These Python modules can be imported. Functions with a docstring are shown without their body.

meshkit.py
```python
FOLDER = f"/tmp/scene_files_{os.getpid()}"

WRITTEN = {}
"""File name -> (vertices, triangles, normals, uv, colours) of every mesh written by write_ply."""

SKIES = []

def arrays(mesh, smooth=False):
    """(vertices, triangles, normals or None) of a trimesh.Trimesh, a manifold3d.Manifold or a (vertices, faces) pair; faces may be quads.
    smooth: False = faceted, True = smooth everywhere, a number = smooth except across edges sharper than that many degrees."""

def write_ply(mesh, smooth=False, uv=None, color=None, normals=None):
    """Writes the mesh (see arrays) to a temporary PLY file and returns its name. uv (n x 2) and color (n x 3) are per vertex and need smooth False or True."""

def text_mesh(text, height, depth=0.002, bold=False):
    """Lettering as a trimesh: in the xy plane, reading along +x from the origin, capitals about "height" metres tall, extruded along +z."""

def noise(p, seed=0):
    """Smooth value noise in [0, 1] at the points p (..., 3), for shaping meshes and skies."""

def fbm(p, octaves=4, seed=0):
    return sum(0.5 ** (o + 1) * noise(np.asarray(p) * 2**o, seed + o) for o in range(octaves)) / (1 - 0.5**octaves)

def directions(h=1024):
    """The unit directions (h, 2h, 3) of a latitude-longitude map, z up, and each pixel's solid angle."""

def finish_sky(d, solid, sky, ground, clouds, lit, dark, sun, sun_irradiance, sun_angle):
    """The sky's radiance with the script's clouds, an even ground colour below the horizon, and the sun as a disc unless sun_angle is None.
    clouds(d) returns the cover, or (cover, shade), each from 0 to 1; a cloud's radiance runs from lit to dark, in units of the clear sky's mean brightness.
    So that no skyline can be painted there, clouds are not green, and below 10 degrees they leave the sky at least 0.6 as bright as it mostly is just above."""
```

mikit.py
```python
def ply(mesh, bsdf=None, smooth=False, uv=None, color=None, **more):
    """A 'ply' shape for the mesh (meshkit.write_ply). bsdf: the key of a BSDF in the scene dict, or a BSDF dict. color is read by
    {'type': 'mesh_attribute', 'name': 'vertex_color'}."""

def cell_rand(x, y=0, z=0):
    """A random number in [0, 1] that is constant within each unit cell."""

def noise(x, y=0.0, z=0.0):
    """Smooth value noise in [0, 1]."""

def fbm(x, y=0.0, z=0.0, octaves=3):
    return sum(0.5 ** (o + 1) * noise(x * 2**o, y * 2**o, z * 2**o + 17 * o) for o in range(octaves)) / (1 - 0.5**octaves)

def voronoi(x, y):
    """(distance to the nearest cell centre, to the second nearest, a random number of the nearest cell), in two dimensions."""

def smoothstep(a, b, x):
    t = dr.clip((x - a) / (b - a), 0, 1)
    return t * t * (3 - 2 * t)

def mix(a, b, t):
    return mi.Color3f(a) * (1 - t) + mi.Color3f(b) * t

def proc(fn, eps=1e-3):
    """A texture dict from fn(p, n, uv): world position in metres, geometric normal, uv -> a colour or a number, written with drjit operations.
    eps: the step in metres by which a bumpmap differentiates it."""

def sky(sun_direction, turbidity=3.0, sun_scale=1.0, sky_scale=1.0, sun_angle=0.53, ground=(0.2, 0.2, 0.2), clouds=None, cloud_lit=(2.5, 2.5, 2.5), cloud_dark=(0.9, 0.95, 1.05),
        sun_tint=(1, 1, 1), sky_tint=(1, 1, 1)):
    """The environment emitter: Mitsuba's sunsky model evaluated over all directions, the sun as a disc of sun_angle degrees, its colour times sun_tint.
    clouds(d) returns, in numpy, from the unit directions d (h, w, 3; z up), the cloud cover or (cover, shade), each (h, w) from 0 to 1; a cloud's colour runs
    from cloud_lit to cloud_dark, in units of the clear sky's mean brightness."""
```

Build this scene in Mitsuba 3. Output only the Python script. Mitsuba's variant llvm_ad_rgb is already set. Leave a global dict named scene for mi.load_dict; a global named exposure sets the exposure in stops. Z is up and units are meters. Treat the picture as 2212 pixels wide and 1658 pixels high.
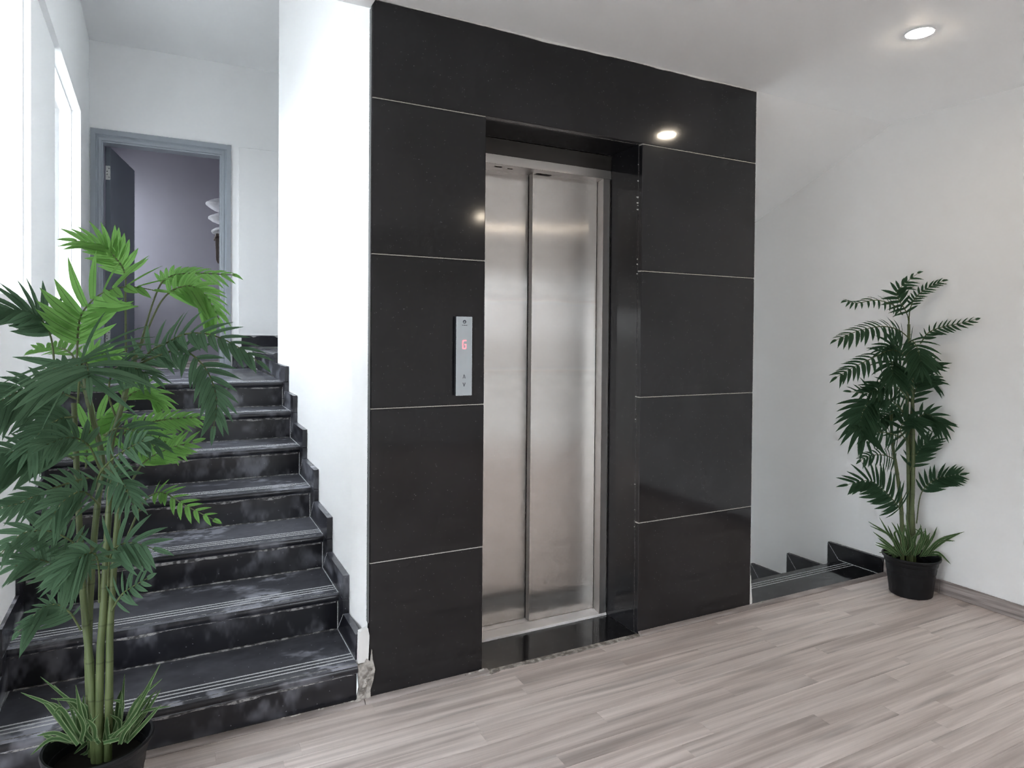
import math, random
import numpy as np, trimesh, drjit as dr, mitsuba as mi, mikit, meshkit
from mikit import noise, fbm, cell_rand, smoothstep, mix
from shapely.geometry import Polygon, Point
from shapely import affinity, union_all

T = mi.ScalarTransform4f
scene, labels = {}, {}
PI = math.pi

SKY, EXPO, LAMP, LED = 36.0, 1.10, 90.0, 0.85
LEAF_A, LEAF_B = (0.030, 0.066, 0.036), (0.056, 0.108, 0.060)

# ---------------------------------------------------------------- camera
CAM = np.array([-0.6749, -2.5233, 1.4213])
YAW, PITCH, ROLL, FOCAL = 0.47127, -0.01302, 0.00841, 1430.784      # focal length in pixels of a 2212 wide frame
SHIFT = 85.93 / 1658
_f = np.array([math.sin(YAW) * math.cos(PITCH), math.cos(YAW) * math.cos(PITCH), math.sin(PITCH)])
_r = np.array([math.cos(YAW), -math.sin(YAW), 0.0])
_u = np.cross(_r, _f)
_up = -_r * math.sin(ROLL) + _u * math.cos(ROLL)
scene['camera'] = {'type': 'perspective', 'fov': math.degrees(2 * math.atan(1106 / FOCAL)), 'fov_axis': 'x',
                   'principal_point_offset_y': SHIFT,
                   'near_clip': 0.02, 'far_clip': 200.0,
                   'to_world': T().look_at(origin=CAM.tolist(), target=(CAM + _f).tolist(), up=_up.tolist())}

# ---------------------------------------------------------------- daylight and exposure
scene['sky'] = mikit.sky((0.25, -0.5, 0.83), turbidity=4.0, sun_scale=0.0, sky_scale=SKY, ground=(0.35, 0.35, 0.34),
                         clouds=lambda d: np.ones(d.shape[:2]), cloud_lit=(0.92, 1.0, 1.06))
exposure = EXPO

# ---------------------------------------------------------------- helpers
COUNT = {}


def numbered(key):
    n = COUNT.get(key, 0)
    COUNT[key] = n + 1
    return key if n == 0 else f'{key}_{n:03d}'


def add(key, mesh, bsdf, smooth=False, uv=None, **more):
    key = numbered(key)
    scene[key] = mikit.ply(mesh, bsdf, smooth=smooth, uv=uv, **more)
    return key


def tag(key, label=None, category=None, group=None, kind=None):
    d = labels.setdefault(key, {})
    for k, v in (('label', label), ('category', category), ('group', group), ('kind', kind)):
        if v:
            d[k] = v
    return key


def struct(key, label=None):
    return tag(key, label, kind='structure')


def box(x0, x1, y0, y1, z0, z1):
    return trimesh.creation.box(extents=[x1 - x0, y1 - y0, z1 - z0], transform=trimesh.transformations.translation_matrix([(x0 + x1) / 2, (y0 + y1) / 2, (z0 + z1) / 2]))


def cbox(x0, x1, y0, y1, z0, z1, b=0.002):
    pts = []
    for sx in (0, 1):
        for sy in (0, 1):
            for sz in (0, 1):
                p = np.array([(x0, x1)[sx], (y0, y1)[sy], (z0, z1)[sz]])
                q = np.array([b if s == 0 else -b for s in (sx, sy, sz)])
                for k in range(3):
                    o = q.copy(); o[k] = 0
                    pts.append(p + o)
    return trimesh.Trimesh(np.array(pts)).convex_hull


def cat(*m):
    ms = []
    for x in m:
        ms += list(x) if isinstance(x, (list, tuple)) else [x]
    return trimesh.util.concatenate(ms)


def extrude_x(poly, x0, x1):
    """polygon in (y, z) extruded along x"""
    p = poly if isinstance(poly, Polygon) else Polygon(poly)
    m = trimesh.creation.extrude_polygon(p, x1 - x0, engine='earcut')
    v = np.array(m.vertices)
    m.vertices = np.stack([v[:, 2] + x0, v[:, 0], v[:, 1]], 1)
    return m


def extrude_y(poly, y0, y1):
    """polygon in (x, z) extruded along y"""
    p = poly if isinstance(poly, Polygon) else Polygon(poly)
    m = trimesh.creation.extrude_polygon(p, y1 - y0, engine='earcut')
    v = np.array(m.vertices)
    m.vertices = np.stack([v[:, 0], v[:, 2] + y0, v[:, 1]], 1)
    m.invert()
    return m


def extrude_z(poly, z0, z1):
    p = poly if isinstance(poly, Polygon) else Polygon(poly)
    m = trimesh.creation.extrude_polygon(p, z1 - z0, engine='earcut')
    m.apply_translation([0, 0, z0])
    return m


def lathe(profile, n=48, loc=(0, 0, 0)):
    pr = np.asarray(profile, float)
    a = np.arange(n) * 2 * PI / n
    v = np.stack([np.outer(pr[:, 0], np.cos(a)), np.outer(pr[:, 0], np.sin(a)), np.repeat(pr[:, 1:2], n, 1)], -1).reshape(-1, 3)
    f = []
    for i in range(len(pr) - 1):
        for j in range(n):
            k = (j + 1) % n
            f.append([i * n + j, i * n + k, (i + 1) * n + k, (i + 1) * n + j])
    return trimesh.Trimesh(*meshkit.arrays((v + np.array(loc), np.array(f)))[:2], process=False)


def spline(pts, n):
    """Catmull-Rom through the points, n samples"""
    p = np.asarray(pts, float)
    p = np.vstack([2 * p[0] - p[1], p, 2 * p[-1] - p[-2]])
    s = np.linspace(0, len(p) - 3 - 1e-9, n)
    i = s.astype(int); t = (s - i)[:, None]
    a, b, c, d = p[i], p[i + 1], p[i + 2], p[i + 3]
    q = 0.5 * (2 * b + (c - a) * t + (2 * a - 5 * b + 4 * c - d) * t**2 + (3 * b - a - 3 * c + d) * t**3)
    return q


def tube(points, radii, sides=8):
    p = np.asarray(points, float)
    t = np.gradient(p, axis=0)
    t /= np.linalg.norm(t, axis=1, keepdims=True) + 1e-12
    ref = np.array([0.31, 0.95, 0.05])
    a = np.cross(t, ref); a /= np.linalg.norm(a, axis=1, keepdims=True) + 1e-12
    b = np.cross(t, a)
    ang = np.arange(sides) * 2 * PI / sides
    v = p[:, None] + np.broadcast_to(radii, (len(p),))[:, None, None] * (np.cos(ang)[None, :, None] * a[:, None] + np.sin(ang)[None, :, None] * b[:, None])
    i, j = np.meshgrid(np.arange(len(p) - 1), np.arange(sides), indexing='ij')
    k = (j + 1) % sides
    q = np.stack([i * sides + j, i * sides + k, (i + 1) * sides + k, (i + 1) * sides + j], -1).reshape(-1, 4)
    m = trimesh.Trimesh(v.reshape(-1, 3), np.vstack([q[:, [0, 1, 2]], q[:, [0, 2, 3]]]), process=False)
    m.fix_normals() if False else None
    return m


# ---------------------------------------------------------------- materials
def mat(key, d, two=True):
    scene[key] = {'type': 'twosided', 'b': d} if two else d
    return key


def rgb(*c):
    return {'type': 'rgb', 'value': list(c if len(c) == 3 else c * 3)}


def pr(color, rough, spec=0.5, **k):
    return {'type': 'principled', 'base_color': color if isinstance(color, dict) else rgb(*color), 'roughness': rough, 'specular': spec, **k}


mat('white_paint', pr((0.84, 0.84, 0.84), 0.6, 0.25))
mat('lavender_paint', pr((0.34, 0.325, 0.375), 0.7, 0.3))
mat('plaster', {'type': 'diffuse', 'reflectance': rgb(0.72, 0.71, 0.70)})


def f_mortar(p, n, uv):
    v = fbm(p.x * 60, p.y * 60, p.z * 40, 3)
    return mix((0.20, 0.18, 0.165), (0.48, 0.45, 0.42), smoothstep(0.3, 0.7, v))


mat('mortar', {'type': 'diffuse', 'reflectance': mikit.proc(f_mortar)})


def f_granite(p, n, uv):
    # polished near-black granite: fine light flecks, faint cloudy film of stone dust in patches
    fleck = cell_rand(p.x * 420, p.y * 420, p.z * 420)
    cloud = fbm(p.x * 3.1 + 5, p.y * 3.1, p.z * 2.3, 3)
    spot = smoothstep(0.9965, 1.0, fleck)
    base = mix((0.0055, 0.0055, 0.0070), (0.0110, 0.0108, 0.0130), smoothstep(0.35, 0.7, cloud))
    return base * (1 - spot) + mi.Color3f(0.12, 0.12, 0.13) * spot


mat('granite', pr(mikit.proc(f_granite), 0.085, 0.55))
mat('granite_edge', pr((0.11, 0.115, 0.115), 0.5, 0.4))
mat('grout', {'type': 'diffuse', 'reflectance': rgb(0.42, 0.40, 0.38)})


def f_stair(p, n, uv):
    # black granite with builders' dust: scuffed ovals and streaks on the treads, runs and crusts on the risers
    up = dr.abs(n.z) > 0.7
    s1 = fbm(p.x * 5.2 + 3, p.y * 8.0, p.z * 6.0, 4)
    s2 = fbm(p.x * 24.0, p.y * 30.0 + 7, p.z * 20.0, 3)
    s3 = fbm(p.x * 2.3, p.y * 3.6 + 4, p.z * 6.0, 3)
    tread = 0.10 + 0.12 * s2 + 0.20 * smoothstep(0.35, 0.75, s3) + 0.80 * smoothstep(0.56, 0.72, s1) * smoothstep(0.35, 0.6, s2)
    r1 = fbm(p.x * 17.0, p.y * 5.0, p.z * 7.0 + 11, 4)
    r2 = fbm(p.x * 5.0 + 20, p.y * 2.0, p.z * 7.0, 3)
    riser = 0.04 * smoothstep(0.4, 0.7, s3) + smoothstep(0.44, 0.72, r1) * smoothstep(0.36, 0.66, r2) * (0.24 + 0.40 * s2)
    g = cell_rand(p.x * 260, p.y * 260, p.z * 260)
    d = dr.select(up, tread, riser) + 0.5 * smoothstep(0.997, 1.0, g)
    return mix((0.007, 0.007, 0.010), (0.30, 0.305, 0.350), dr.clip(d, 0, 1) * 0.85)


mat('granite_dusty', pr(mikit.proc(f_stair), 0.22, 0.5))
mat('dust_line', {'type': 'diffuse', 'reflectance': rgb(0.50, 0.50, 0.52)})


def f_crust(p, n, uv):
    v = fbm(p.x * 70, p.y * 70, p.z * 70, 3)
    return mix((0.07, 0.068, 0.07), (0.38, 0.37, 0.37), smoothstep(0.35, 0.7, v))


mat('dust_crust', {'type': 'diffuse', 'reflectance': mikit.proc(f_crust)})

scene['steel_door'] = {'type': 'twosided', 'b': {'type': 'roughconductor', 'material': 'none', 'distribution': 'ggx', 'alpha_u': 0.22, 'alpha_v': 0.0095, 'specular_reflectance': rgb(0.76, 0.73, 0.705)}}
scene['steel_frame'] = {'type': 'twosided', 'b': {'type': 'roughconductor', 'material': 'none', 'distribution': 'ggx', 'alpha': 0.16, 'specular_reflectance': rgb(0.62, 0.60, 0.585)}}
mat('steel_dark', pr((0.075, 0.070, 0.066), 0.30, 0.5, metallic=0.6))
mat('aluminium_sill', pr((0.78, 0.745, 0.735), 0.5, 0.5))
mat('dark_gap', {'type': 'diffuse', 'reflectance': rgb(0.008)})
mat('hinge_metal', pr((0.66, 0.66, 0.64), 0.4, 0.5, metallic=0.3))
mat('door_grey', pr((0.30, 0.325, 0.36), 0.42, 0.4))
mat('leaf_grey', pr((0.125, 0.142, 0.168), 0.45, 0.4))
mat('pot_black', pr((0.006, 0.0063, 0.0075), 0.42, 0.25))
mat('soil', {'type': 'diffuse', 'reflectance': rgb(0.012, 0.011, 0.010)})
mat('panel_face', pr((0.50, 0.55, 0.59), 0.32, 0.5, metallic=0.25))
mat('panel_side', pr((0.03, 0.032, 0.037), 0.35, 0.5))
mat('print_dark', {'type': 'diffuse', 'reflectance': rgb(0.05, 0.055, 0.075)})
mat('pillow_white', {'type': 'diffuse', 'reflectance': rgb(0.74, 0.73, 0.76)})
mat('brown_wood', pr((0.11, 0.085, 0.07), 0.5))
mat('frame_white', pr((0.75, 0.76, 0.77), 0.4))
scene['glass'] = {'type': 'thindielectric', 'int_ior': 1.5}


def f_wood(p, n, uv):
    # greyed oak print: uv.x runs along the strip in metres, uv.y across it (each strip starts at its own offset)
    x, y = uv.x, uv.y
    warp = noise(x * 1.7, y * 9.0) * 0.05 + noise(x * 5.0, y * 20.0) * 0.012
    ring = noise(x * 1.3 + 3.0, (y + warp) * 48.0)
    fine = noise(x * 9.0, y * 260.0)
    fib = fbm(x * 2.6, y * 95.0, 1.7, 3)
    tone = cell_rand(dr.floor(y / 4.0 + 0.5), 3.0, 5.0)
    v = 0.34 * ring + 0.32 * fib + 0.10 * fine + 0.24 * noise(x * 2.2, y * 25.0)
    c = mix((0.41, 0.343, 0.316), (0.765, 0.682, 0.650), smoothstep(0.12, 0.88, v))
    kn = smoothstep(0.72, 0.95, noise(x * 2.6 + 9.0, y * 26.0))
    c = c * (1 - 0.20 * kn)
    return c * (0.90 + 0.18 * tone)


mat('oak', pr(mikit.proc(f_wood), 0.42, 0.35))


def f_trim(p, n, uv):
    v = fbm(p.x * 3 + p.y * 3, p.z * 60 + p.y * 2, 0.5, 3)
    return mix((0.17, 0.145, 0.135), (0.40, 0.355, 0.34), smoothstep(0.25, 0.75, v))


mat('wood_trim', pr(mikit.proc(f_trim), 0.5, 0.35))


def f_leaf(p, n, uv):
    # uv.x along the leaflet, uv.y from -1 to 1 across: darker midrib, fine parallel veins
    mid = 1 - smoothstep(0.03, 0.13, dr.abs(uv.y))
    vein = 0.5 + 0.5 * dr.sin(uv.y * 26.0)
    c = mix(LEAF_A, LEAF_B, fbm(p.x * 14, p.y * 14, p.z * 14, 2) * 0.7 + 0.3 * vein)
    return c * (1 - 0.45 * mid)


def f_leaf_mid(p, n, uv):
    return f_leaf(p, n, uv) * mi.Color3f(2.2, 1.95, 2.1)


def f_leaf_backlit(p, n, uv):
    return f_leaf(p, n, uv) * mi.Color3f(4.3, 4.4, 2.2)  # glow of light through the fronds, painted as a lighter green


scene['leaf'] = {'type': 'principledthin', 'base_color': mikit.proc(f_leaf), 'roughness': 0.32, 'diff_trans': 1.15, 'eta': 1.5, 'spec_trans': 0.0}
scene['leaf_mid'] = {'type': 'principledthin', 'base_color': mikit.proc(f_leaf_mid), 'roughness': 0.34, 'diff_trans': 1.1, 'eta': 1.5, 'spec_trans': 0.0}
scene['leaf_backlit'] = {'type': 'principledthin', 'base_color': mikit.proc(f_leaf_backlit), 'roughness': 0.32, 'diff_trans': 1.15, 'eta': 1.5, 'spec_trans': 0.0}
mat('steel_fold', pr((0.42, 0.41, 0.40), 0.45, 0.5, metallic=0.6))


def f_stem(p, n, uv):
    ring = smoothstep(0.86, 0.97, noise(p.z * 16.0 + 3.0, 0.5, 0.5)) * 0.0 + smoothstep(0.46, 0.5, dr.abs(p.z * 9.0 - dr.floor(p.z * 9.0) - 0.5))
    c = mix((0.050, 0.072, 0.024), (0.100, 0.125, 0.050), fbm(p.x * 40, p.y * 40, p.z * 12, 2))
    return c * (1 - 0.35 * ring)


mat('stem_green', pr(mikit.proc(f_stem), 0.45, 0.4))


def f_blade(p, n, uv):
    e = smoothstep(0.45, 0.8, dr.abs(uv.y))
    return mix((0.060, 0.115, 0.045), (0.19, 0.25, 0.135), e)


scene['blade'] = {'type': 'principledthin', 'base_color': mikit.proc(f_blade), 'roughness': 0.4, 'diff_trans': 0.9, 'eta': 1.45, 'spec_trans': 0.0}

# ---------------------------------------------------------------- sizes
XR = 3.153            # face of the right wall
ZC = 2.707            # lobby ceiling
XT = 2.0344           # right end of the granite front
YB = 3.90             # back wall of the stair well
YREAR = -5.6          # entrance wall behind the camera
XL = -1.95             # far left wall of the lobby
RISE, TREAD, R1, Y1 = 0.1598, 0.3331, 0.1523, -0.011     # flight going up
NOS = [(Y1 + k * TREAD, R1 + k * RISE) for k in range(7)]
ZL = NOS[6][1]        # landing
XS0 = -0.046          # right end of the treads (face of the skirting)


def wall_x(y, recess=0.0):
    """face of the stair's window wall, which stands a little askew"""
    return -1.200 - 0.026 * y - recess


def skew_box(r0, r1, y0, y1, z0, z1):
    """box against the window wall: from recess r0 to recess r1 (metres behind its face)"""
    v = [[wall_x(y, r), y, z] for r in (r0, r1) for y in (y0, y1) for z in (z0, z1)]
    return trimesh.Trimesh(v).convex_hull


# ---------------------------------------------------------------- floor: printed oak strips
PITCH_F = 0.0745
rng = random.Random(11)
floor_base = box(XL - 0.2, XR + 0.2, YREAR - 0.2, -0.002, -0.20, -0.0062)
add('floor', floor_base, 'dark_gap')
struct('floor', 'greyed oak laid floor of narrow printed strips running along the granite front')
KNOWN = {0: [1.059, 0.003, 1.73], 1: [2.405, 0.596, -0.55], 2: [2.361, 1.072, 0.575, 1.877], 3: [1.45, -0.35], 4: [0.31, 1.80], 5: [1.175, 2.44], 6: [0.75, 1.95],
         7: [2.606, 1.312], 8: [1.70, 0.48], 9: [1.054, 2.20], 10: [2.011, 0.90], 11: [1.48, 2.27], 12: [1.772, 0.80], 13: [1.995, 0.95], 14: [1.847, 0.62], 15: [1.715], 16: [1.35, 0.30]}


def strip_mesh(x0, x1, y0, y1, dz, k):
    g = 0.0001
    a, b = (x0 + g, y0 + g), (x1 - g, y1 - g)
    c = 0.0005
    v, uv = [], []
    off = 4.0 * k
    sx = 7.3 * k
    for z, i in ((-0.006, 0), (dz - c * 0.4, 0), (dz, c)):
        for x, y in ((a[0] + i, a[1] + i), (b[0] - i, a[1] + i), (b[0] - i, b[1] - i), (a[0] + i, b[1] - i)):
            v.append((x, y, z)); uv.append((x + sx, y - y0 + off))
    f = [[8, 9, 10, 11]]
    for r in (0, 4):
        for j in range(4):
            q = (j + 1) % 4
            f.append([r + j, r + q, r + 4 + q, r + 4 + j])
    m = meshkit.arrays((np.array(v), np.array(f)))
    return trimesh.Trimesh(m[0], m[1], process=False), np.array(uv)


k = 0
YS = -0.010
for row in range(29):
    y1 = YS - row * PITCH_F
    y0 = y1 - PITCH_F
    cuts = list(KNOWN.get(row, [rng.uniform(1.2, 2.0)]))
    while max(cuts) < XR - 0.75:
        cuts.append(max(cuts) + rng.uniform(0.8, 1.15))
    while min(cuts) > XL + 0.5:
        cuts.append(min(cuts) - rng.uniform(0.85, 1.25))
    cuts = sorted(c for c in cuts if XL + 0.1 < c < XR - 0.05)
    edges = [XL] + cuts + [XR - 0.004]
    for x0, x1 in zip(edges[:-1], edges[1:]):
        k += 1
        m, uv = strip_mesh(x0, x1, y0, y1, rng.uniform(-0.00025, 0.00025), rng.randrange(1, 400))
        add('floor__strip', m, 'oak', uv=uv)
# the rest of the floor, behind the camera: the same strips in one piece of geometry
rest, ruv, base = [], [], 0
for row in range(29, 75):
    y1 = YS - row * PITCH_F
    y0 = max(y1 - PITCH_F, YREAR)
    x = XL
    while x < XR - 0.01:
        x1 = min(x + rng.uniform(0.8, 1.3), XR - 0.004)
        m, uv = strip_mesh(x, x1, y0, y1, 0.0, rng.randrange(1, 400))
        rest.append(m); ruv.append(uv)
        x = x1
add('floor__rear_strips', cat(rest), 'oak', uv=np.vstack(ruv))
tag('floor__rear_strips', kind='stuff')

# ---------------------------------------------------------------- ceiling
add('ceiling', cat(box(XL - 0.2, XR + 0.2, YREAR - 0.2, 0.03, ZC, ZC + 0.25)), 'white_paint')
struct('ceiling', 'plain off-white plaster ceiling of the lobby')
# the concrete edge of the storey above, over the foot of the stairs
add('ceiling__edge_beam', box(-1.9, -0.002, -0.16, 0.03, 2.683, 4.05), 'white_paint')
# ceiling of the stair well
add('ceiling__stair_well', box(-1.9, 2.2, 0.03, YB + 0.3, 3.808, 4.05), 'white_paint')
# underside of the flight that goes on upwards, above the stairs going down on the right
SO = 0.42
add('ceiling__stair_soffit', extrude_x([(0.0, ZC), (4.1, ZC - SO * 4.1), (4.1, ZC - SO * 4.1 + 0.4), (0.03, ZC + 0.25), (0.0, ZC + 0.25)], XT - 0.02, XR + 0.2), 'white_paint')

# ---------------------------------------------------------------- right wall, rear wall, far left wall
wr = [box(XR, XR + 0.2, YREAR - 0.2, 0.0, -0.2, 2.95), box(XR, XR + 0.2, 0.0, YB + 0.3, -2.4, 2.95)]
add('wall_right', cat(wr), 'white_paint')
struct('wall_right', 'plain white plaster wall on the right')
DR = [(0.55, 1.25, 0.95, 2.30)]        # window in the wall behind the viewer, mirrored in the lift doors
rear = []
xs = [XL - 0.2] + [v for d in DR for v in d[:2]] + [XR + 0.2]
for a, b in zip(xs[0::2], xs[1::2]):
    rear.append(box(a, b, YREAR - 0.2, YREAR, -0.2, 2.95))
for x0, x1, z0, z1 in DR:
    rear.append(box(x0, x1, YREAR - 0.2, YREAR, z1, 2.95))
    rear.append(box(x0, x1, YREAR - 0.2, YREAR, -0.2, 0.0))
add('wall_rear', cat(rear), 'white_paint')
struct('wall_rear', 'white entrance wall behind the viewer')
WL = (-2.50, -0.70, 0.0, 1.75)
add('wall_lobby_left', cat(box(XL - 0.2, XL, YREAR - 0.2, WL[0], -0.2, 2.95), box(XL - 0.2, XL, WL[1], 0.2, -0.2, 2.95), box(XL - 0.2, XL, WL[0], WL[1], WL[3], 2.95),
                           box(XL - 0.2, XL, WL[0], WL[1], -0.2, 0.0)), 'white_paint')
struct('wall_lobby_left', 'white wall of the lobby left of the viewer')


def window(n, mesh_pane, mesh_frame, label):
    key = f'window_{n}'
    add(key, mesh_frame, 'frame_white')
    struct(key, label)
    add(key + '__pane', mesh_pane, 'glass')


def rect_frame(axis, at, a0, a1, z0, z1, w=0.045, d=0.05, mull=()):
    """frame in the plane x = at (axis 'x') or y = at (axis 'y'), and its single pane"""
    bars = [(a0, a0 + w, z0, z1), (a1 - w, a1, z0, z1), (a0 + w, a1 - w, z0, z0 + w), (a0 + w, a1 - w, z1 - w, z1)] + [(m - w / 2, m + w / 2, z0 + w, z1 - w) for m in mull]
    mk = (lambda p, q, r, s, h: box(at - h, at + h, p, q, r, s)) if axis == 'x' else (lambda p, q, r, s, h: box(p, q, at - h, at + h, r, s))
    fr = cat([mk(*b, d / 2) for b in bars])
    p = np.array([[at, a0 + w, z0 + w], [at, a1 - w, z0 + w], [at, a1 - w, z1 - w], [at, a0 + w, z1 - w]])
    if axis == 'y':
        p = p[:, [1, 0, 2]]
    pane = trimesh.Trimesh(p, [[0, 1, 2], [0, 2, 3]], process=False)
    return pane, fr


for i, (x0, x1, z0, z1) in enumerate(DR):
    window(3 + i, *rect_frame('y', YREAR - 0.12, x0, x1, z0, z1, mull=((x0 + x1) / 2,)), 'window behind the viewer')
window(4, *rect_frame('x', XL - 0.12, *WL, mull=(-1.62,)), 'glazed front left of the viewer')

# ---------------------------------------------------------------- the lift shaft and its granite front
shaft = Polygon([(0.0, 0.030), (XT - 0.012, 0.030), (XT - 0.012, 2.43), (-0.020, 2.43), (-0.020, 0.22)])
niche = Polygon([(0.4834 - 0.03, 0.0), (1.2935 + 0.03, 0.0), (1.2935 + 0.03, 0.55), (0.4834 - 0.03, 0.55)])
core = cat(extrude_z(shaft.difference(niche), -2.4, 4.05), extrude_z(niche.intersection(shaft), 2.372, 4.05), extrude_z(niche.intersection(shaft), -0.4, -0.034))
add('wall_front', core, 'white_paint')
struct('wall_front', 'lift shaft wall, white plaster on the stair side and black granite in front')
JZ = [0.0, 0.5326, 1.1326, 1.7326, 2.3326, ZC - 0.002]
G = 0.0024
add('wall_front__grout', cat(box(0.002, 0.480, 0.004, 0.0295, 0.002, 2.34), box(1.2975, XT - 0.003, 0.004, 0.0295, 0.002, 2.34), box(0.002, XT - 0.003, 0.004, 0.0295, 2.3355, ZC - 0.004)), 'grout')
for x0, x1 in ((0.0, 0.4814), (1.2955, XT)):
    for z0, z1 in zip(JZ[:4], JZ[1:5]):
        add('wall_front__granite_tile', cbox(x0, x1, 0.0, 0.029, z0 + G, z1 - G, 0.0025), 'granite')
add('wall_front__granite_tile', cbox(0.0, XT, 0.0, 0.029, JZ[4] + G, JZ[5], 0.0025), 'granite')
# sawn left edges of the tiles
add('wall_front__tile_edge', box(-0.0035, -0.0005, 0.004, 0.031, 0.30, ZC - 0.03), 'granite_edge')
# lining of the lift niche
add('wall_front__niche_jamb', cbox(1.2955, 1.3205, 0.031, 0.2515, 0.0, 2.362, 0.0015), 'granite')
add('wall_front__niche_jamb', cbox(0.4564, 0.4814, 0.031, 0.2515, 0.0, 2.362, 0.0015), 'granite')
add('wall_front__niche_soffit', cbox(0.4834, 1.2935, 0.031, 0.2515, 2.3345, 2.362, 0.0015), 'granite')
add('wall_front__threshold_slab', cbox(0.483, 1.2938, 0.002, 0.2500, -0.030, 0.0005, 0.0015), 'granite')
lump = random.Random(5)


def crumbs(p0, p1, n, r0, r1, seed, flat=0.6):
    """a broken bead of mortar between two points"""
    q = random.Random(seed)
    out = []
    for i in range(n):
        t = q.random()
        c = np.array(p0) * (1 - t) + np.array(p1) * t
        m = trimesh.creation.icosphere(subdivisions=1, radius=1.0)
        m.vertices *= (1 + 0.45 * (meshkit.noise(np.array(m.vertices) * 1.7 + 10 * i) - 0.5))[:, None]
        r = q.uniform(r0, r1)
        m.vertices = m.vertices * np.array([r * q.uniform(0.8, 2.2), r * flat, r * q.uniform(0.6, 1.2)]) + c
        out.append(m)
    return cat(out)


# paint runs and chipped edges round the niche
add('wall_front__edge_chips', cat(crumbs((1.2945, 0.0305, 2.02), (1.2945, 0.0305, 2.31), 7, 0.002, 0.005, 1), crumbs((1.2945, 0.0305, 1.60), (1.2945, 0.0305, 1.80), 3, 0.002, 0.004, 2),
                                  crumbs((1.2945, 0.0305, 0.2), (1.2945, 0.0305, 1.5), 10, 0.001, 0.0025, 3)), 'plaster')
# white filler where the granite meets the ceiling
w = meshkit.fbm(np.stack([np.linspace(0, 9, 90), np.zeros(90), np.zeros(90)], 1), 3, 4)
xsn = np.linspace(0.12, XT, 90)
add('wall_front__ceiling_filler', extrude_y([(x, ZC - 0.0005) for x in xsn[::-1]] + [(x, ZC - 0.003 - 0.016 * max(0.0, v - 0.42)) for x, v in zip(xsn, w)], -0.006, -0.0005), 'plaster')
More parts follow.
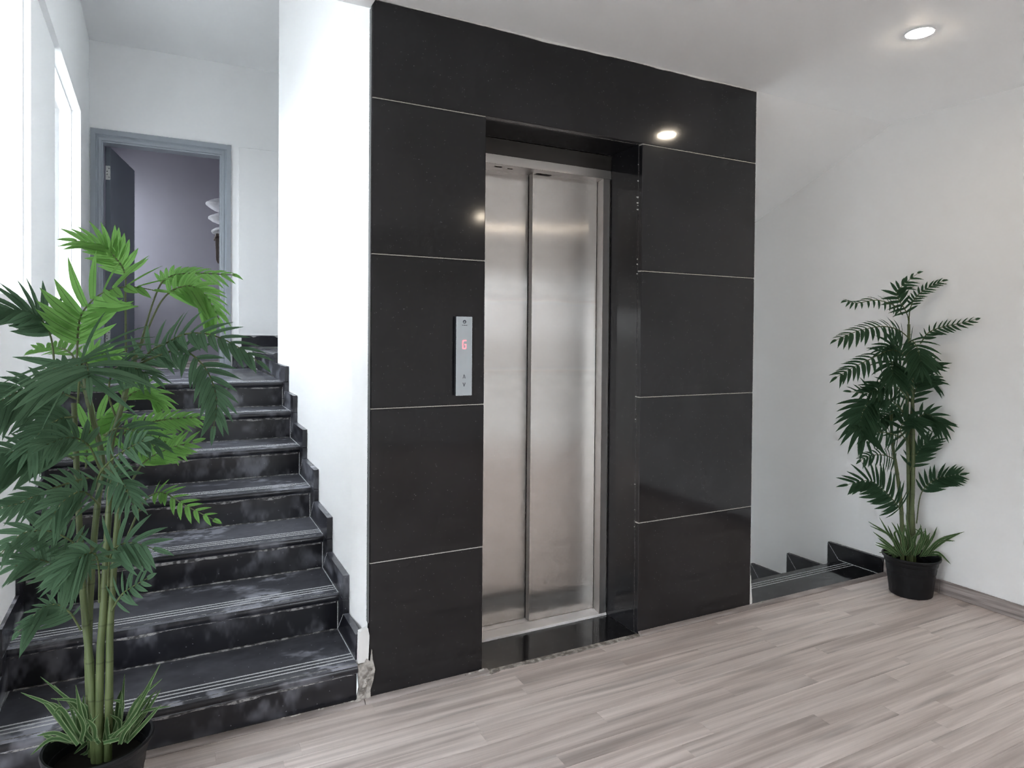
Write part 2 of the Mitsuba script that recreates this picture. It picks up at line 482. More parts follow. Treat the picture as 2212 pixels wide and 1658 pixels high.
# bare plaster and mortar at the foot of the stairs, left of the granite
add('wall_stair_corner', cat(extrude_y([(-0.043, 0.155), (-0.004, 0.155), (0.0, 0.255), (-0.006, 0.285), (-0.040, 0.275)], -0.004, 0.02)), 'plaster')
edge = [(-0.048, 0.0), (0.006, 0.0), (0.004, 0.045), (0.014, 0.075), (0.022, 0.12), (0.012, 0.165), (0.009, 0.20), (0.003, 0.155), (-0.012, 0.168), (-0.022, 0.152), (-0.046, 0.150), (-0.040, 0.10), (-0.037, 0.05)]
struct('wall_stair_corner', 'bare white filler and grey mortar at the foot of the stairs left of the granite')
add('wall_stair_corner__mortar_patch', cat(extrude_y(edge, -0.0075, 0.02), crumbs((-0.045, -0.009, 0.01), (0.012, -0.009, 0.14), 16, 0.003, 0.009, 7)), 'mortar')
# white filler strip at the right end of the granite
sz = np.linspace(0.0, 0.165, 14)
sx = XT + 0.004 + 0.016 * meshkit.fbm(np.stack([sz * 30, sz * 0, sz * 0], 1), 2, 2) * np.linspace(1.5, 0.3, 14)
add('wall_front__filler_strip', extrude_y([(XT - 0.002, 0.0)] + list(zip(sx, sz)) + [(XT - 0.002, 0.17)], 0.001, 0.03), 'plaster')
# the back of the shaft closes the corridor behind it
add('wall_shaft_end', box(1.45, XT - 0.012, 2.431, YB - 0.001, -2.4, 3.807), 'white_paint')
struct('wall_shaft_end', 'white wall closing the upper flight behind the lift')

# ---------------------------------------------------------------- stair well: window wall on the left
HEAD, SILL = 3.02, 1.552
YW1, YP0, YP1, YW2 = 0.30, 1.17, 2.01, 3.20
OUT = 0.24
wl = [skew_box(0, OUT, -0.03, YB + 0.3, -0.3, SILL), skew_box(0, OUT, -0.03, YB + 0.3, HEAD, 4.05), skew_box(0, OUT, -0.03, YW1, SILL, HEAD),
      skew_box(0.028, OUT, YP0, YP1, SILL, HEAD), skew_box(0, OUT, YW2, YB + 0.3, SILL, HEAD)]
add('wall_left', cat(wl), 'white_paint')
struct('wall_left', 'white stair wall on the left with two bright windows')


def skew_frame(y0, y1, w=0.007, r0=0.058, r1=0.072):
    fr = cat(skew_box(r0, r1, y0, y0 + w, SILL, HEAD), skew_box(r0, r1, y1 - w, y1, SILL, HEAD), skew_box(r0, r1, y0 + w, y1 - w, SILL, SILL + w), skew_box(r0, r1, y0 + w, y1 - w, HEAD - w, HEAD))
    r = (r0 + r1) / 2
    p = [[wall_x(y, r), y, z] for y, z in ((y0 + w, SILL + w), (y1 - w, SILL + w), (y1 - w, HEAD - w), (y0 + w, HEAD - w))]
    return trimesh.Trimesh(p, [[0, 1, 2], [0, 2, 3]], process=False), fr


window(1, *skew_frame(YW1, YP0), 'bright tall window in the stair wall, nearer one')
window(2, *skew_frame(YP1, YW2), 'bright tall window in the stair wall, beside the grey door')
# return wall left of the stairs
add('wall_stair_return', box(XL - 0.2, -1.46, -0.03, 0.1, -0.2, 2.95), 'white_paint')
struct('wall_stair_return', 'white wall left of the stairs, outside the picture')

# ---------------------------------------------------------------- back wall of the stair well with the grey door
DX0, DX1, DZ1 = -1.205, -0.316, 2.990      # clear opening
FX0, FX1, FZ1 = -1.292, -0.228, 3.092      # outside of the frame
bw = [box(-1.6, FX0, YB, YB + 0.14, 0.6, 3.81), box(FX0, FX1, YB, YB + 0.14, FZ1, 3.81), box(FX1, 1.46, YB, YB + 0.14, 0.6, 3.81), box(FX0, FX1, YB, YB + 0.14, 0.6, ZL - 0.001)]
add('wall_back', cat(bw), 'white_paint')
struct('wall_back', 'white wall at the head of the stairs around the grey door')
add('wall_back__pier', cbox(-0.166, 1.44, YB - 0.022, YB - 0.0005, ZL + 0.29, 3.083, 0.003), 'white_paint')
# lower right back wall (stairs going down)
LW = (2.15, 3.05, -0.85, 0.55)          # unseen window added to light the stairs going down, behind the shaft
add('wall_back__lower', cat(box(1.46, LW[0], YB, YB + 0.14, -2.4, 2.0), box(LW[1], XR, YB, YB + 0.14, -2.4, 2.0), box(LW[0], LW[1], YB, YB + 0.14, -2.4, LW[2]), box(LW[0], LW[1], YB, YB + 0.14, LW[3], 2.0)), 'white_paint')
window(5, *rect_frame('y', YB + 0.08, *LW), 'unseen window added to light the stairs going down, hidden behind the lift shaft')

# grey door: moulded frame, leaf standing open into the room, hinges
struct('door_1', 'grey panelled door frame with the dark grey leaf standing open')


def moulding(y0):
    """frame with a stepped profile, mitred at the corners: (inset from outside edge, proud of the wall)"""
    prof = [(0.0, 0.012), (0.036, 0.012), (0.040, 0.004), (0.048, -0.004), (0.060, 0.000), (0.074, -0.002), (0.078, -0.012), (0.087, -0.014)]
    v, f = [], []
    for ins, pr_ in prof:
        for x, z in ((FX0 + ins, ZL), (FX0 + ins, FZ1 - ins * 1.17), (FX1 - ins, FZ1 - ins * 1.17), (FX1 - ins, ZL)):
            v.append((x, y0 - pr_, z))
    for i in range(len(prof) - 1):
        for j in range(3):
            f.append([i * 4 + j, i * 4 + j + 1, (i + 1) * 4 + j + 1, (i + 1) * 4 + j])
    m = meshkit.arrays((np.array(v), np.array(f)))
    return trimesh.Trimesh(m[0], m[1], process=False)


jamb = cat(box(FX0 + 0.001, DX0, YB + 0.014, YB + 0.14, ZL, FZ1 - 0.001), box(DX1, FX1 - 0.001, YB + 0.014, YB + 0.14, ZL, FZ1 - 0.001), box(DX0, DX1, YB + 0.014, YB + 0.14, DZ1, FZ1 - 0.001),
           box(FX0, FX0 + 0.02, YB - 0.011, YB + 0.02, ZL, FZ1), box(FX1 - 0.02, FX1, YB - 0.011, YB + 0.02, ZL, FZ1), box(FX0 + 0.02, FX1 - 0.02, YB - 0.011, YB + 0.02, FZ1 - 0.02, FZ1))
add('door_1__frame', cat(moulding(YB), jamb), 'door_grey')
leaf = cbox(0.0, 0.84, -0.038, 0.0, ZL + 0.012, DZ1 - 0.006, 0.002)
leaf.apply_transform(trimesh.transformations.rotation_matrix(math.radians(80.5), [0, 0, 1]))
leaf.apply_translation([DX0 + 0.008, YB + 0.142, 0])
add('door_1__leaf', leaf, 'leaf_grey')
tag('door_1__leaf', 'dark grey flush door leaf standing open')
LEAF_AT = trimesh.transformations.translation_matrix([DX0 + 0.008, YB + 0.142, 0]) @ trimesh.transformations.rotation_matrix(math.radians(80.5), [0, 0, 1])
for z in (2.709, 2.074, 1.320):
    h = numbered('door_1__hinge')
    scene[h] = mikit.ply(cbox(-0.0022, -0.0002, -0.0365, -0.0015, z, z + 0.118, 0.0006).apply_transform(LEAF_AT), 'hinge_metal')
    tag(h, 'pale steel butt hinge')
    for dy, dz in ((-0.027, 0.096), (-0.013, 0.070), (-0.013, 0.046), (-0.027, 0.021)):
        c = trimesh.creation.cylinder(radius=0.0042, height=0.0016, sections=12, transform=trimesh.transformations.rotation_matrix(PI / 2, [0, 1, 0]))
        c.apply_translation([-0.0026, dy, z + dz])
        add(h + '__screw', c.apply_transform(LEAF_AT), 'dark_gap')

# the room behind that door
rm = [box(-1.5, -1.36, YB + 0.141, 4.95, ZL, 3.6), box(-1.5, -1.36, 5.65, 5.9, ZL, 3.6), box(-1.5, -1.36, 4.95, 5.65, ZL, 1.92), box(-1.5, -1.36, 4.95, 5.65, 3.23, 3.6), box(0.16, 0.30, YB + 0.141, 5.9, ZL, 3.6), box(-1.5, 0.30, 5.75, 5.9, ZL, 3.6), box(-1.5, 0.30, YB + 0.141, 5.9, 3.42, 3.6)]
add('wall_room', cat(rm), 'lavender_paint')
struct('wall_room', 'mauve grey walls of the room seen through the open door')
window(6, *rect_frame('x', -1.43, 4.98, 5.62, 1.95, 3.20), 'unseen window added to light the room behind the grey door, hidden by the open leaf')  # added out of view to brighten the room
add('floor_room', box(-1.5, 0.30, YB + 0.0, 5.9, ZL - 0.12, ZL - 0.002), 'wood_trim')
struct('floor_room', 'floor of the room behind the open door')
add('wall_shelf', cbox(-0.298, 0.159, 4.95, 5.40, 2.425, 2.447, 0.003), 'brown_wood')
tag('wall_shelf', 'brown wooden shelf carrying white bundles just inside the open door', 'shelf')
add('wall_shelf__bracket', extrude_y([(-0.292, 2.424), (-0.284, 2.20), (-0.268, 2.162), (-0.215, 2.162), (-0.18, 2.36), (0.158, 2.20), (0.158, 2.424)], 5.14, 5.19), 'brown_wood')


def pillow(cx, cy, cz, lx, ly, lz, seed, tilt):
    m = trimesh.creation.icosphere(subdivisions=4, radius=1.0)
    v = np.array(m.vertices)
    s = np.sign(v) * np.abs(v) ** np.array([0.62, 0.62, 1.0])
    s[:, 2] *= (1 - 0.62 * np.clip(np.abs(s[:, 0]) ** 3 + np.abs(s[:, 1]) ** 3, 0, 1))
    s = s * np.array([lx, ly, lz])
    s += (0.02 * (meshkit.fbm(v * 2.2 + seed, 3, seed) - 0.5))[:, None] * v
    m.vertices = s
    m.apply_transform(trimesh.transformations.rotation_matrix(tilt, [0, 1, 0]))
    m.apply_translation([cx, cy, cz])
    return m


for cz, lx, lz, tl, nm in ((2.505, 0.19, 0.056, -0.04, 'white fabric bundle lying directly on the brown shelf, lowest of the pile'),
                           (2.628, 0.22, 0.062, 0.05, 'white fabric bundle in the middle of the pile on the brown shelf'),
                           (2.768, 0.245, 0.074, 0.07, 'white fabric bundle on top of the pile on the brown shelf')):
    b = add('fabric_bundle', pillow(-0.14, 5.17, cz, lx, 0.18, lz, int(cz * 100), tl), 'pillow_white', smooth=True)
    tag(b, nm, 'bundle', 'white bundles on the shelf')

# ---------------------------------------------------------------- stairs going up
TH = 0.036
GROOVES = (0.058, 0.082, 0.106)


def tread_profile(yn, zt, yb, fine=True, sgn=1):
    """(y, z) outline of a granite tread with a rounded nosing at yn and three anti-slip grooves; sgn = -1 for a tread whose nosing looks away"""
    r = TH / 2
    p = []
    for a in np.linspace(-PI / 2, PI / 2, 9):
        p.append((yn + sgn * (r - r * math.cos(a)) * 0.8, zt - r + r * math.sin(a)))
    for g in GROOVES:
        c = yn + sgn * g
        p += [(c - sgn * 0.0044, zt), (c - sgn * 0.0040, zt - 0.002), (c + sgn * 0.0040, zt - 0.002), (c + sgn * 0.0044, zt)]
    p += [(yb, zt), (yb, zt - TH)]
    return p


tag('staircase', 'dusty black granite stairs climbing between the window wall and the lift shaft', 'staircase')
stair_core = [(Y1 + 0.045, -0.005)]
for (yn, zt) in NOS[:6]:
    stair_core += [(yn + 0.045, zt - TH - 0.002), (yn + TREAD + 0.045, zt - TH - 0.002)]
stair_core += [(NOS[6][0] + 0.045, ZL - TH - 0.002), (3.87, ZL - TH - 0.002), (3.87, ZL - 0.5), (NOS[6][0], ZL - 0.55), (1.0, -0.005)]
add('staircase__core', extrude_x(stair_core, -1.19, XS0), 'dust_crust')
crust = random.Random(21)
for i, (yn, zt) in enumerate(NOS):
    x0 = wall_x(yn + 0.2) + 0.014
    yb = yn + TREAD + 0.022 if i < 6 else 3.899
    key = add('staircase__tread', extrude_x(tread_profile(yn, zt, yb), x0, XS0), 'granite_dusty', smooth=35)
    if i < 6 or True:
        for g in GROOVES:
            add(key + '__groove_line', box(x0 + 0.003, XS0 - 0.001, yn + g - 0.0040, yn + g + 0.0040, zt - 0.0019, zt + 0.0003), 'dust_line')
    xa = np.linspace(x0 + 0.004, XS0 - 0.002, 60)
    wa = 0.0015 + 0.0045 * meshkit.fbm(np.stack([xa * 8, np.full(60, 7.7 * i), xa * 0], 1), 3, 6)
    add(key + '__worn_edge', extrude_z([(a, yn + 0.0148) for a in xa] + [(a, yn + 0.0150 + b) for a, b in zip(xa[::-1], wa[::-1])], zt - 0.001, zt + 0.0003), 'dust_crust')
    z0 = 0.0 if i == 0 else NOS[i - 1][1]
    add('staircase__riser', box(x0, XS0, yn + 0.022, yn + 0.044, z0 + 0.0005, zt - TH - 0.0003), 'granite_dusty')
    # crusty bead of cement under the nosing and dust along the foot of each riser
    n = 70
    xx = np.linspace(x0 + 0.01, XS0 - 0.01, n)
    h = 0.004 + 0.026 * np.clip(meshkit.fbm(np.stack([xx * 9, np.full(n, i * 3.7), xx * 0], 1), 3, 8) - 0.28, 0, 1)
    add('staircase__cement_bead', extrude_y([(a, zt - TH - 0.0004) for a in xx[::-1]] + [(a, zt - TH - c) for a, c in zip(xx, h)], yn + 0.018, yn + 0.0219), 'dust_crust')
    if i < 6:
        d = 0.0055 + 0.014 * np.clip(meshkit.fbm(np.stack([xx * 7, np.full(n, i * 2.3 + 50), xx * 0], 1), 3, 9) - 0.3, 0, 1)
        yf = yn + TREAD + 0.0218
        add('staircase__dust_seam', extrude_z([(a, yf) for a in xx[::-1]] + [(a, yf - c) for a, c in zip(xx, d)], zt + 0.0003, zt + 0.0035), 'dust_crust')

# stepped skirting on both sides: one mitred tile along each tread and one up each riser
SK = 0.100


def skirting(holder, x0, x1, steps, tread, y_end, bs='granite_dusty', base=0.0, top=False, clip=-9.0):
    for i, (yn, zt) in enumerate(steps):
        yr = yn + 0.022                      # face of the riser under this nosing
        zb = base if i == 0 else steps[i - 1][1]
        yb = yn + tread + 0.022
        # tile on the tread
        zt2 = zt + 0.0006
        pl = [(yn + 0.004, zt2), (yb - 0.0006, zt2), (yb - SK, zt2 + SK), (yr - SK, zt2 + SK), (yr - SK + 0.002, zt2 + 0.002)]
        if i == len(steps) - 1 and top:
            pl = [(yn + 0.004, zt2), (y_end, zt2), (y_end, zt2 + SK), (yr - SK, zt2 + SK), (yr - SK + 0.002, zt2 + 0.002)]
        pl = Polygon(pl).intersection(Polygon([(clip, -1), (9, -1), (9, 9), (clip, 9)]))
        m = extrude_x(pl, x0, x1)
        add(holder + '__skirting_tile', m, bs)
        # tile up the riser
        pr_ = [(yr - SK, zt2 - 0.0006), (yn - 0.003, zt2 - 0.0006), (yn - 0.003, zt2 - TH), (yr - 0.0006, zt2 - TH), (yr - 0.0006, zb + 0.0012)]
        if i == 0 and clip > -9:
            continue
        if i == 0:
            pr_ = [(yr - SK + 0.07, zt2 - 0.0006), (yn - 0.003, zt2 - 0.0006), (yn - 0.003, zt2 - TH), (yr - 0.0006, zt2 - TH), (yr - 0.0006, zb + 0.001), (yr - SK + 0.07, zb + 0.001)]
            continue
        pr_.append((yr - SK, zb + SK + 0.0012))
        add(holder + '__skirting_tile', extrude_x(pr_, x0, x1), bs)


# right-hand side starts behind the plaster patch
steps_r = NOS
skirting('staircase', XS0 + 0.0006, -0.0206, steps_r, TREAD, 2.428, top=True, clip=0.034)


def skew_mesh(m):
    v = np.array(m.vertices)
    v[:, 0] = wall_x(v[:, 1]) + v[:, 0]
    m.vertices = v
    return m


n0 = set(scene)
skirting('staircase', 0.0004, 0.0128, NOS, TREAD, YB - 0.002, top=True)
for kk in [q for q in scene if q not in n0]:
    vv, ff = meshkit.WRITTEN[scene[kk]['filename']][:2]
    scene[kk] = mikit.ply(skew_mesh(trimesh.Trimesh(vv, ff, process=False)), 'granite_dusty')

# light cement in the joints between treads, risers and the right-hand skirting
for i, (yn, zt) in enumerate(NOS[:6]):
    yb = yn + TREAD + 0.022
    add('staircase__cement_line', box(XS0 - 0.0026, XS0 + 0.0004, max(yn + 0.012, 0.036), yb - 0.001, zt + 0.0001, zt + 0.0011), 'dust_line')
    add('staircase__cement_line', box(XS0 - 0.0020, XS0 + 0.0004, yb - 0.0012, yb - 0.0002, zt + 0.001, NOS[i + 1][1] - TH - 0.001), 'dust_line')
    dv = np.array([0.0012, 0.0012]) / math.sqrt(2)
    a, b = (yb - 0.001, zt + 0.001), (yb - SK, zt + SK)
    add('staircase__cement_line', extrude_x([(a[0] - dv[0], a[1] - dv[1]), (b[0] - dv[0], b[1] - dv[1]), (b[0] + dv[0], b[1] + dv[1]), (a[0] + dv[0], a[1] + dv[1])], XS0 + 0.0001, XS0 + 0.003), 'dust_line')

# upper flight turning right behind the shaft, its first riser facing the landing
XU = -0.050
up0 = ZL + 0.172
tag('staircase_001', 'first black granite steps of the upper flight, turning right behind the lift shaft', 'staircase')
add('staircase_001__core', cat([box(XU + 0.045 + 0.30 * j, 1.44, 2.434, YB - 0.030, ZL - 0.3, up0 + 0.172 * j - TH - 0.001) for j in range(4)]), 'dust_crust')
for j in range(4):
    xn, zt = XU + 0.30 * j, up0 + 0.172 * j
    tp = [(a - (Y1 * 0), b) for a, b in tread_profile(xn, zt, xn + 0.325)]
    add('staircase_001__tread', extrude_y(tp, 2.433, YB - 0.0235), 'granite_dusty', smooth=35)
    zb = ZL if j == 0 else zt - 0.172
    add('staircase_001__riser', box(xn + 0.022, xn + 0.044, 2.433, YB - 0.0235, zb + 0.0006, zt - TH - 0.0004), 'granite_dusty')
q = [(-0.14, up0 + 0.018), (0.24, up0 + 0.018), (0.24, up0 + 0.115)]
wob = [(x, up0 + 0.115 - 0.016 * max(0, math.sin(9 + x * 31)) ** 6) for x in np.linspace(0.24, -0.14, 24)]
add('staircase_001__skirting_tile', extrude_y([(-0.14, up0 + 0.018), (0.24, up0 + 0.018)] + wob, YB - 0.045, YB - 0.0225), 'granite_dusty')
add('staircase__skirting_tile', cbox(-0.215, -0.052, YB - 0.020, YB - 0.001, ZL + 0.001, ZL + 0.108, 0.002), 'granite_dusty')

# ---------------------------------------------------------------- stairs going down on the right
YN, TD, RD = 0.297, 0.322, 0.171
tag('staircase_002', 'black granite stairs going down between the lift shaft and the right wall', 'staircase')
XD0, XD1 = XT + 0.0, XR - 0.0245
DN = [(YN + TD * j, -0.003 - RD * j) for j in range(8)]
cp = [(0.003, -0.30), (0.003, -0.003 - TH - 0.001)]
for yn, zt in DN:
    cp += [(yn - 0.045, zt - TH - 0.001), (yn - 0.045, zt - RD - TH - 0.001)]
cp += [(cp[-1][0], cp[-1][1] - 0.3), ]
add('staircase_002__core', extrude_x(cp, XD0 - 0.01, XD1), 'dust_crust')
for j, (yn, zt) in enumerate(DN):
    yb = 0.0 if j == 0 else DN[j - 1][0] - 0.022
    key = add('staircase_002__tread', extrude_x(tread_profile(yn, zt, yb, sgn=-1)[::-1], XD0 + (0.028 if j == 0 else 0.0), XD1), 'granite', smooth=35)
    if j < 2:
        for g in GROOVES:
            add(key + '__groove_line', box(XD0 + 0.03, XD1 - 0.001, yn - g - 0.0036, yn - g + 0.0036, zt - 0.0019, zt + 0.0003), 'dust_line')
    add('staircase_002__riser', box(XD0, XD1, yn - 0.044, yn - 0.022, zt - RD + 0.0006, zt - TH - 0.0004), 'granite')
for j, (yn, zt) in enumerate(DN[:6]):
    yr = yn - 0.022
    yb = 0.004 if j == 0 else DN[j - 1][0] - 0.022
    z2 = zt + 0.0008
    y_in = yb if j == 0 else yb + 0.0006
    # along the tread: mitred towards the riser above (except the first) and towards the riser below
    if j == 0:
        pl = [(yb, z2), (yn, z2), (yr + SK - 0.001, z2 + SK - 0.001), (yb, z2 + SK - 0.003)]
        pl = [(yb, z2), (yn - 0.004, z2), (yr + SK, z2 + SK - 0.004), (yb, z2 + SK)]
    else:
        pl = [(y_in, z2), (yn - 0.004, z2), (yr + SK, z2 + SK - 0.004), (y_in + SK, z2 + SK)]
    add('staircase_002__skirting_tile', extrude_x(pl, XD1 + 0.0005, XR - 0.0006), 'granite')
    lo = zt - RD
    pr_ = [(yn - 0.002, z2 - 0.001), (yr + SK + 0.001, z2 + SK - 0.006), (yr + SK + 0.001, lo + SK + 0.002), (yr + 0.001, lo + 0.003), (yr + 0.001, zt - TH), (yn + 0.002, zt - TH)]
    add('staircase_002__skirting_tile', extrude_x(pr_, XD1 + 0.0005, XR - 0.0006), 'granite')
    if j < 3:      # light cement in the mitre and along the foot of the tile
        for (ya, za), (yb_, zb_) in (((yn - 0.003, z2 + 0.0004), (yr + SK, z2 + SK - 0.005)), ((yb + 0.002, z2 + 0.0014), (yn - 0.004, z2 + 0.0014))):
            dv = np.array([yb_ - ya, zb_ - za]); nv = np.array([-dv[1], dv[0]]) / np.linalg.norm(dv) * 0.0011
            add('staircase_002__cement_line', extrude_x([(ya - nv[0], za - nv[1]), (yb_ - nv[0], zb_ - nv[1]), (yb_ + nv[0], zb_ + nv[1]), (ya + nv[0], za + nv[1])], XD1 - 0.0001, XD1 + 0.004), 'dust_line')

# ---------------------------------------------------------------- wooden beads and baseboards
def bead(x0, x1):
    d, h = 0.027, 0.0145
    p = [(0.0, 0.0), (-d, 0.0)] + [(-d * math.cos(a), h * math.sin(a)) for a in np.linspace(0.25, PI / 2, 7)] + [(0.0, h)]
    return extrude_x([(a - 0.0008, b + 0.0006) for a, b in p], x0, x1)


add('trim_1', bead(-1.6, -0.022), 'wood_trim', smooth=35)
struct('trim_1', 'wooden quarter-round bead along the foot of the stairs')
add('trim_2', bead(-0.019, 0.505), 'wood_trim', smooth=35)
struct('trim_2', 'wooden quarter-round bead under the left granite column')
add('trim_3', bead(1.300, XR - 0.014), 'wood_trim', smooth=35)
struct('trim_3', 'wooden quarter-round bead under the right granite column and along the stairs going down')
# ragged cement along the lift threshold
n = 80
xx = np.linspace(0.49, 1.32, n)
dd = 0.012 + 0.022 * meshkit.fbm(np.stack([xx * 12, xx * 0, xx * 0], 1), 3, 3)
add('floor__cement_joint', cat(extrude_z([(a, 0.004) for a in xx[::-1]] + [(a, -0.002 - c) for a, c in zip(xx, dd)], 0.0004, 0.0042), crumbs((0.5, -0.012, 0.004), (1.31, -0.012, 0.004), 60, 0.002, 0.005, 12),
                               crumbs((0.40, -0.012, 0.012), (0.49, -0.006, 0.014), 10, 0.003, 0.007, 13), crumbs((-0.35, -0.006, 0.013), (-0.06, -0.006, 0.016), 14, 0.002, 0.006, 14),
                               crumbs((2.03, -0.012, 0.012), (2.12, -0.010, 0.014), 10, 0.003, 0.006, 15)), 'mortar')
add('baseboard_right', cat(cbox(XR - 0.013, XR - 0.0006, YREAR, -0.328, 0.0006, 0.078, 0.003)), 'wood_trim')
struct('baseboard_right', 'greyed oak baseboard along the right wall')
add('baseboard_right__end_piece', cbox(XR - 0.013, XR - 0.0006, -0.3265, 0.0, 0.0006, 0.074, 0.002), 'wood_trim')

# ---------------------------------------------------------------- the lift
tag('elevator', 'brushed stainless steel lift door of two sliding panels in the black granite niche', 'elevator')


def panel(x0, x1, y, z0, z1, amp, seed, th=0.03):
    """sheet steel door panel: front very slightly out of true, folded edges"""
    nx, nz = 36, 72
    X, Z = np.meshgrid(np.linspace(x0, x1, nx), np.linspace(z0, z1, nz), indexing='ij')
    P = np.stack([X, X * 0, Z], -1)
    bulge = amp * (meshkit.fbm(P * np.array([5.0, 1, 2.4]) + seed, 2, seed) - 0.5)
    V = np.stack([X, np.full_like(X, y) + bulge, Z], -1).reshape(-1, 3)
    uv = np.stack([X, Z], -1).reshape(-1, 2)
    i, j = np.meshgrid(np.arange(nx - 1), np.arange(nz - 1), indexing='ij')
    a = i * nz + j
    F = np.stack([a, a + nz, a + nz + 1, a + 1], -1).reshape(-1, 4)
    m = meshkit.arrays((V, F))
    return trimesh.Trimesh(m[0], m[1], process=False), uv


ZD0, ZD1 = 0.0135, 2.222
for x0, x1, y, sd in ((0.8855, 1.2625, 0.330, 3), (0.470, 0.896, 0.376, 9)):
    m, uv = panel(x0, x1, y, ZD0, ZD1, 0.0011, sd)
    key = numbered('elevator__door_panel')
    scene[key] = mikit.ply(m, 'steel_door', smooth=True, uv=uv)
    tag(key, 'brushed steel sliding door panel, ' + ('nearer right-hand one' if sd == 3 else 'recessed left-hand one'))
    ret = box(x0, x0 + 0.0012, y + 0.0012, y + 0.036, ZD0, ZD1) if sd == 3 else box(x0, x1, y + 0.012, y + 0.03, ZD0, ZD1)
    add(key + '__folded_edge', cat(ret, box(x0 + 0.002, x1, y + 0.012, y + 0.034, ZD0, ZD1)), 'steel_fold')
# rubber seam between the panels
add('elevator__seam', box(0.8865, 0.8905, 0.3700, 0.3745, ZD0, ZD1), 'dark_gap')
add('elevator__rear_plate', box(0.46, 1.30, 0.42, 0.44, 0.0, 2.33), 'dark_gap')
jam = Polygon([(1.2495, 0.2520), (1.2880, 0.2520), (1.2950, 0.258), (1.3180, 0.258), (1.3180, 0.40), (1.2655, 0.40), (1.2655, 0.332)])
add('elevator__frame_jamb', extrude_z(jam, 0.013, 2.2145), 'steel_frame')
jam2 = Polygon([(0.4600, 0.2520), (0.5000, 0.2520), (0.486, 0.332), (0.486, 0.37), (0.4600, 0.37)])
add('elevator__frame_jamb', extrude_z(jam2, 0.013, 2.2145), 'steel_frame')
add('elevator__frame_header', cat(cbox(0.458, 1.2955, 0.2518, 0.3900, 2.2150, 2.2585, 0.0012)), 'steel_frame')
for b_ in ((0.665, 0.700, 0.29, 0.305), (0.735, 0.76, 0.30, 0.31), (0.90, 0.985, 0.315, 0.327)):
    add('elevator__header_slot', box(*b_, 2.2140, 2.2152), 'dark_gap')
add('elevator__transom', cbox(0.458, 1.3190, 0.2560, 0.2760, 2.2590, 2.3340, 0.001), 'steel_dark')
tag('elevator__transom', 'dark steel plate above the header')
add('elevator__sill', cat(cbox(0.4835, 1.2930, 0.2505, 0.3280, -0.02, 0.0125, 0.0012), box(0.4835, 1.2930, 0.3320, 0.42, -0.02, 0.0110)), 'aluminium_sill')
tag('elevator__sill', 'pale aluminium door sill')

# ---------------------------------------------------------------- call panel beside the lift
tag('call_panel', 'slim silver call panel with a red letter G on the black granite beside the lift', 'call panel')
PX0, PX1, PZ0, PZ1, PY = 0.3455, 0.4160, 1.1740, 1.4970, -0.0225
add('call_panel__housing', cbox(PX0, PX1, PY + 0.0035, -0.0002, PZ0, PZ1, 0.001), 'panel_side')
add('call_panel__face_plate', cbox(PX0, PX1, PY, PY + 0.0033, PZ0, PZ1, 0.0008), 'panel_face')
pcx = (PX0 + PX1) / 2


def on_face(shape, th=0.0006):
    """a flat print (x to the right, z up, centred on the panel) set on the face plate"""
    gs = getattr(shape, 'geoms', [shape])
    return cat([extrude_y(affinity.translate(g, pcx, 0), PY - th, PY - 0.00005) for g in gs])


zc = 1.383
s, w, h, b = 0.0026, 0.0185, 0.038, 0.0052
x0, x1, z0, z1 = -w / 2, w / 2, zc - h / 2, zc + h / 2
seg = [Polygon([(x0 + s, z1 - b), (x1, z1 - b), (x1, z1), (x0 + s, z1)]), Polygon([(x0, z0 + s), (x0 + b, z0 + s), (x0 + b, z1 - s), (x0, z1 - s)]),
       Polygon([(x0 + s, z0), (x1 - s, z0), (x1 - s, z0 + b), (x0 + s, z0 + b)]), Polygon([(x1 - b, z0 + s), (x1, z0 + s), (x1, zc + b / 2), (x1 - b, zc + b / 2)]),
       Polygon([(x0 + w * 0.5, zc - b / 2), (x1, zc - b / 2), (x1, zc + b / 2), (x0 + w * 0.5, zc + b / 2)])]
scene['led_red'] = {'type': 'diffuse', 'reflectance': rgb(0.6, 0.25, 0.25)}
add('call_panel__floor_letter', on_face(union_all(seg)), 'led_red', emitter={'type': 'area', 'radiance': rgb(LED * 1.0, LED * 0.16, LED * 0.20)})
tag('call_panel__floor_letter', 'glowing red segment letter G')


def chevron(zm, sgn):
    a, t = 0.0064, 0.0015
    return Polygon([(-a, zm - sgn * 0.0085), (0, zm + sgn * 0.0085), (a, zm - sgn * 0.0085), (a - 2 * t, zm - sgn * 0.0085), (0, zm + sgn * 0.0030), (-a + 2 * t, zm - sgn * 0.0085)]).buffer(0)


add('call_panel__up_arrow', on_face(chevron(1.2535, 1)), 'print_dark')
add('call_panel__down_arrow', on_face(chevron(1.2185, -1)), 'print_dark')
ring = Point(0, 1.4760).buffer(0.0072).difference(Point(0, 1.4752).buffer(0.0040))
arch = Polygon([(-0.0022, 1.4735), (0, 1.4778), (0.0022, 1.4735), (0.0012, 1.4735), (0, 1.4757), (-0.0012, 1.4735)])
add('call_panel__emblem', on_face(ring.union(arch)), 'print_dark')
bars = union_all([Polygon([(x, 1.4608), (x + 0.0013, 1.4608), (x + 0.0013, 1.4608 + hh), (x, 1.4608 + hh)]) for x, hh in zip(np.arange(-0.0112, 0.0112, 0.0020), (0.003, 0.0019, 0.003, 0.0019, 0.0019, 0.003, 0.0019, 0.003, 0.0019, 0.0019, 0.0019, 0.003))])
add('call_panel__emblem_line', on_face(bars), 'print_dark')

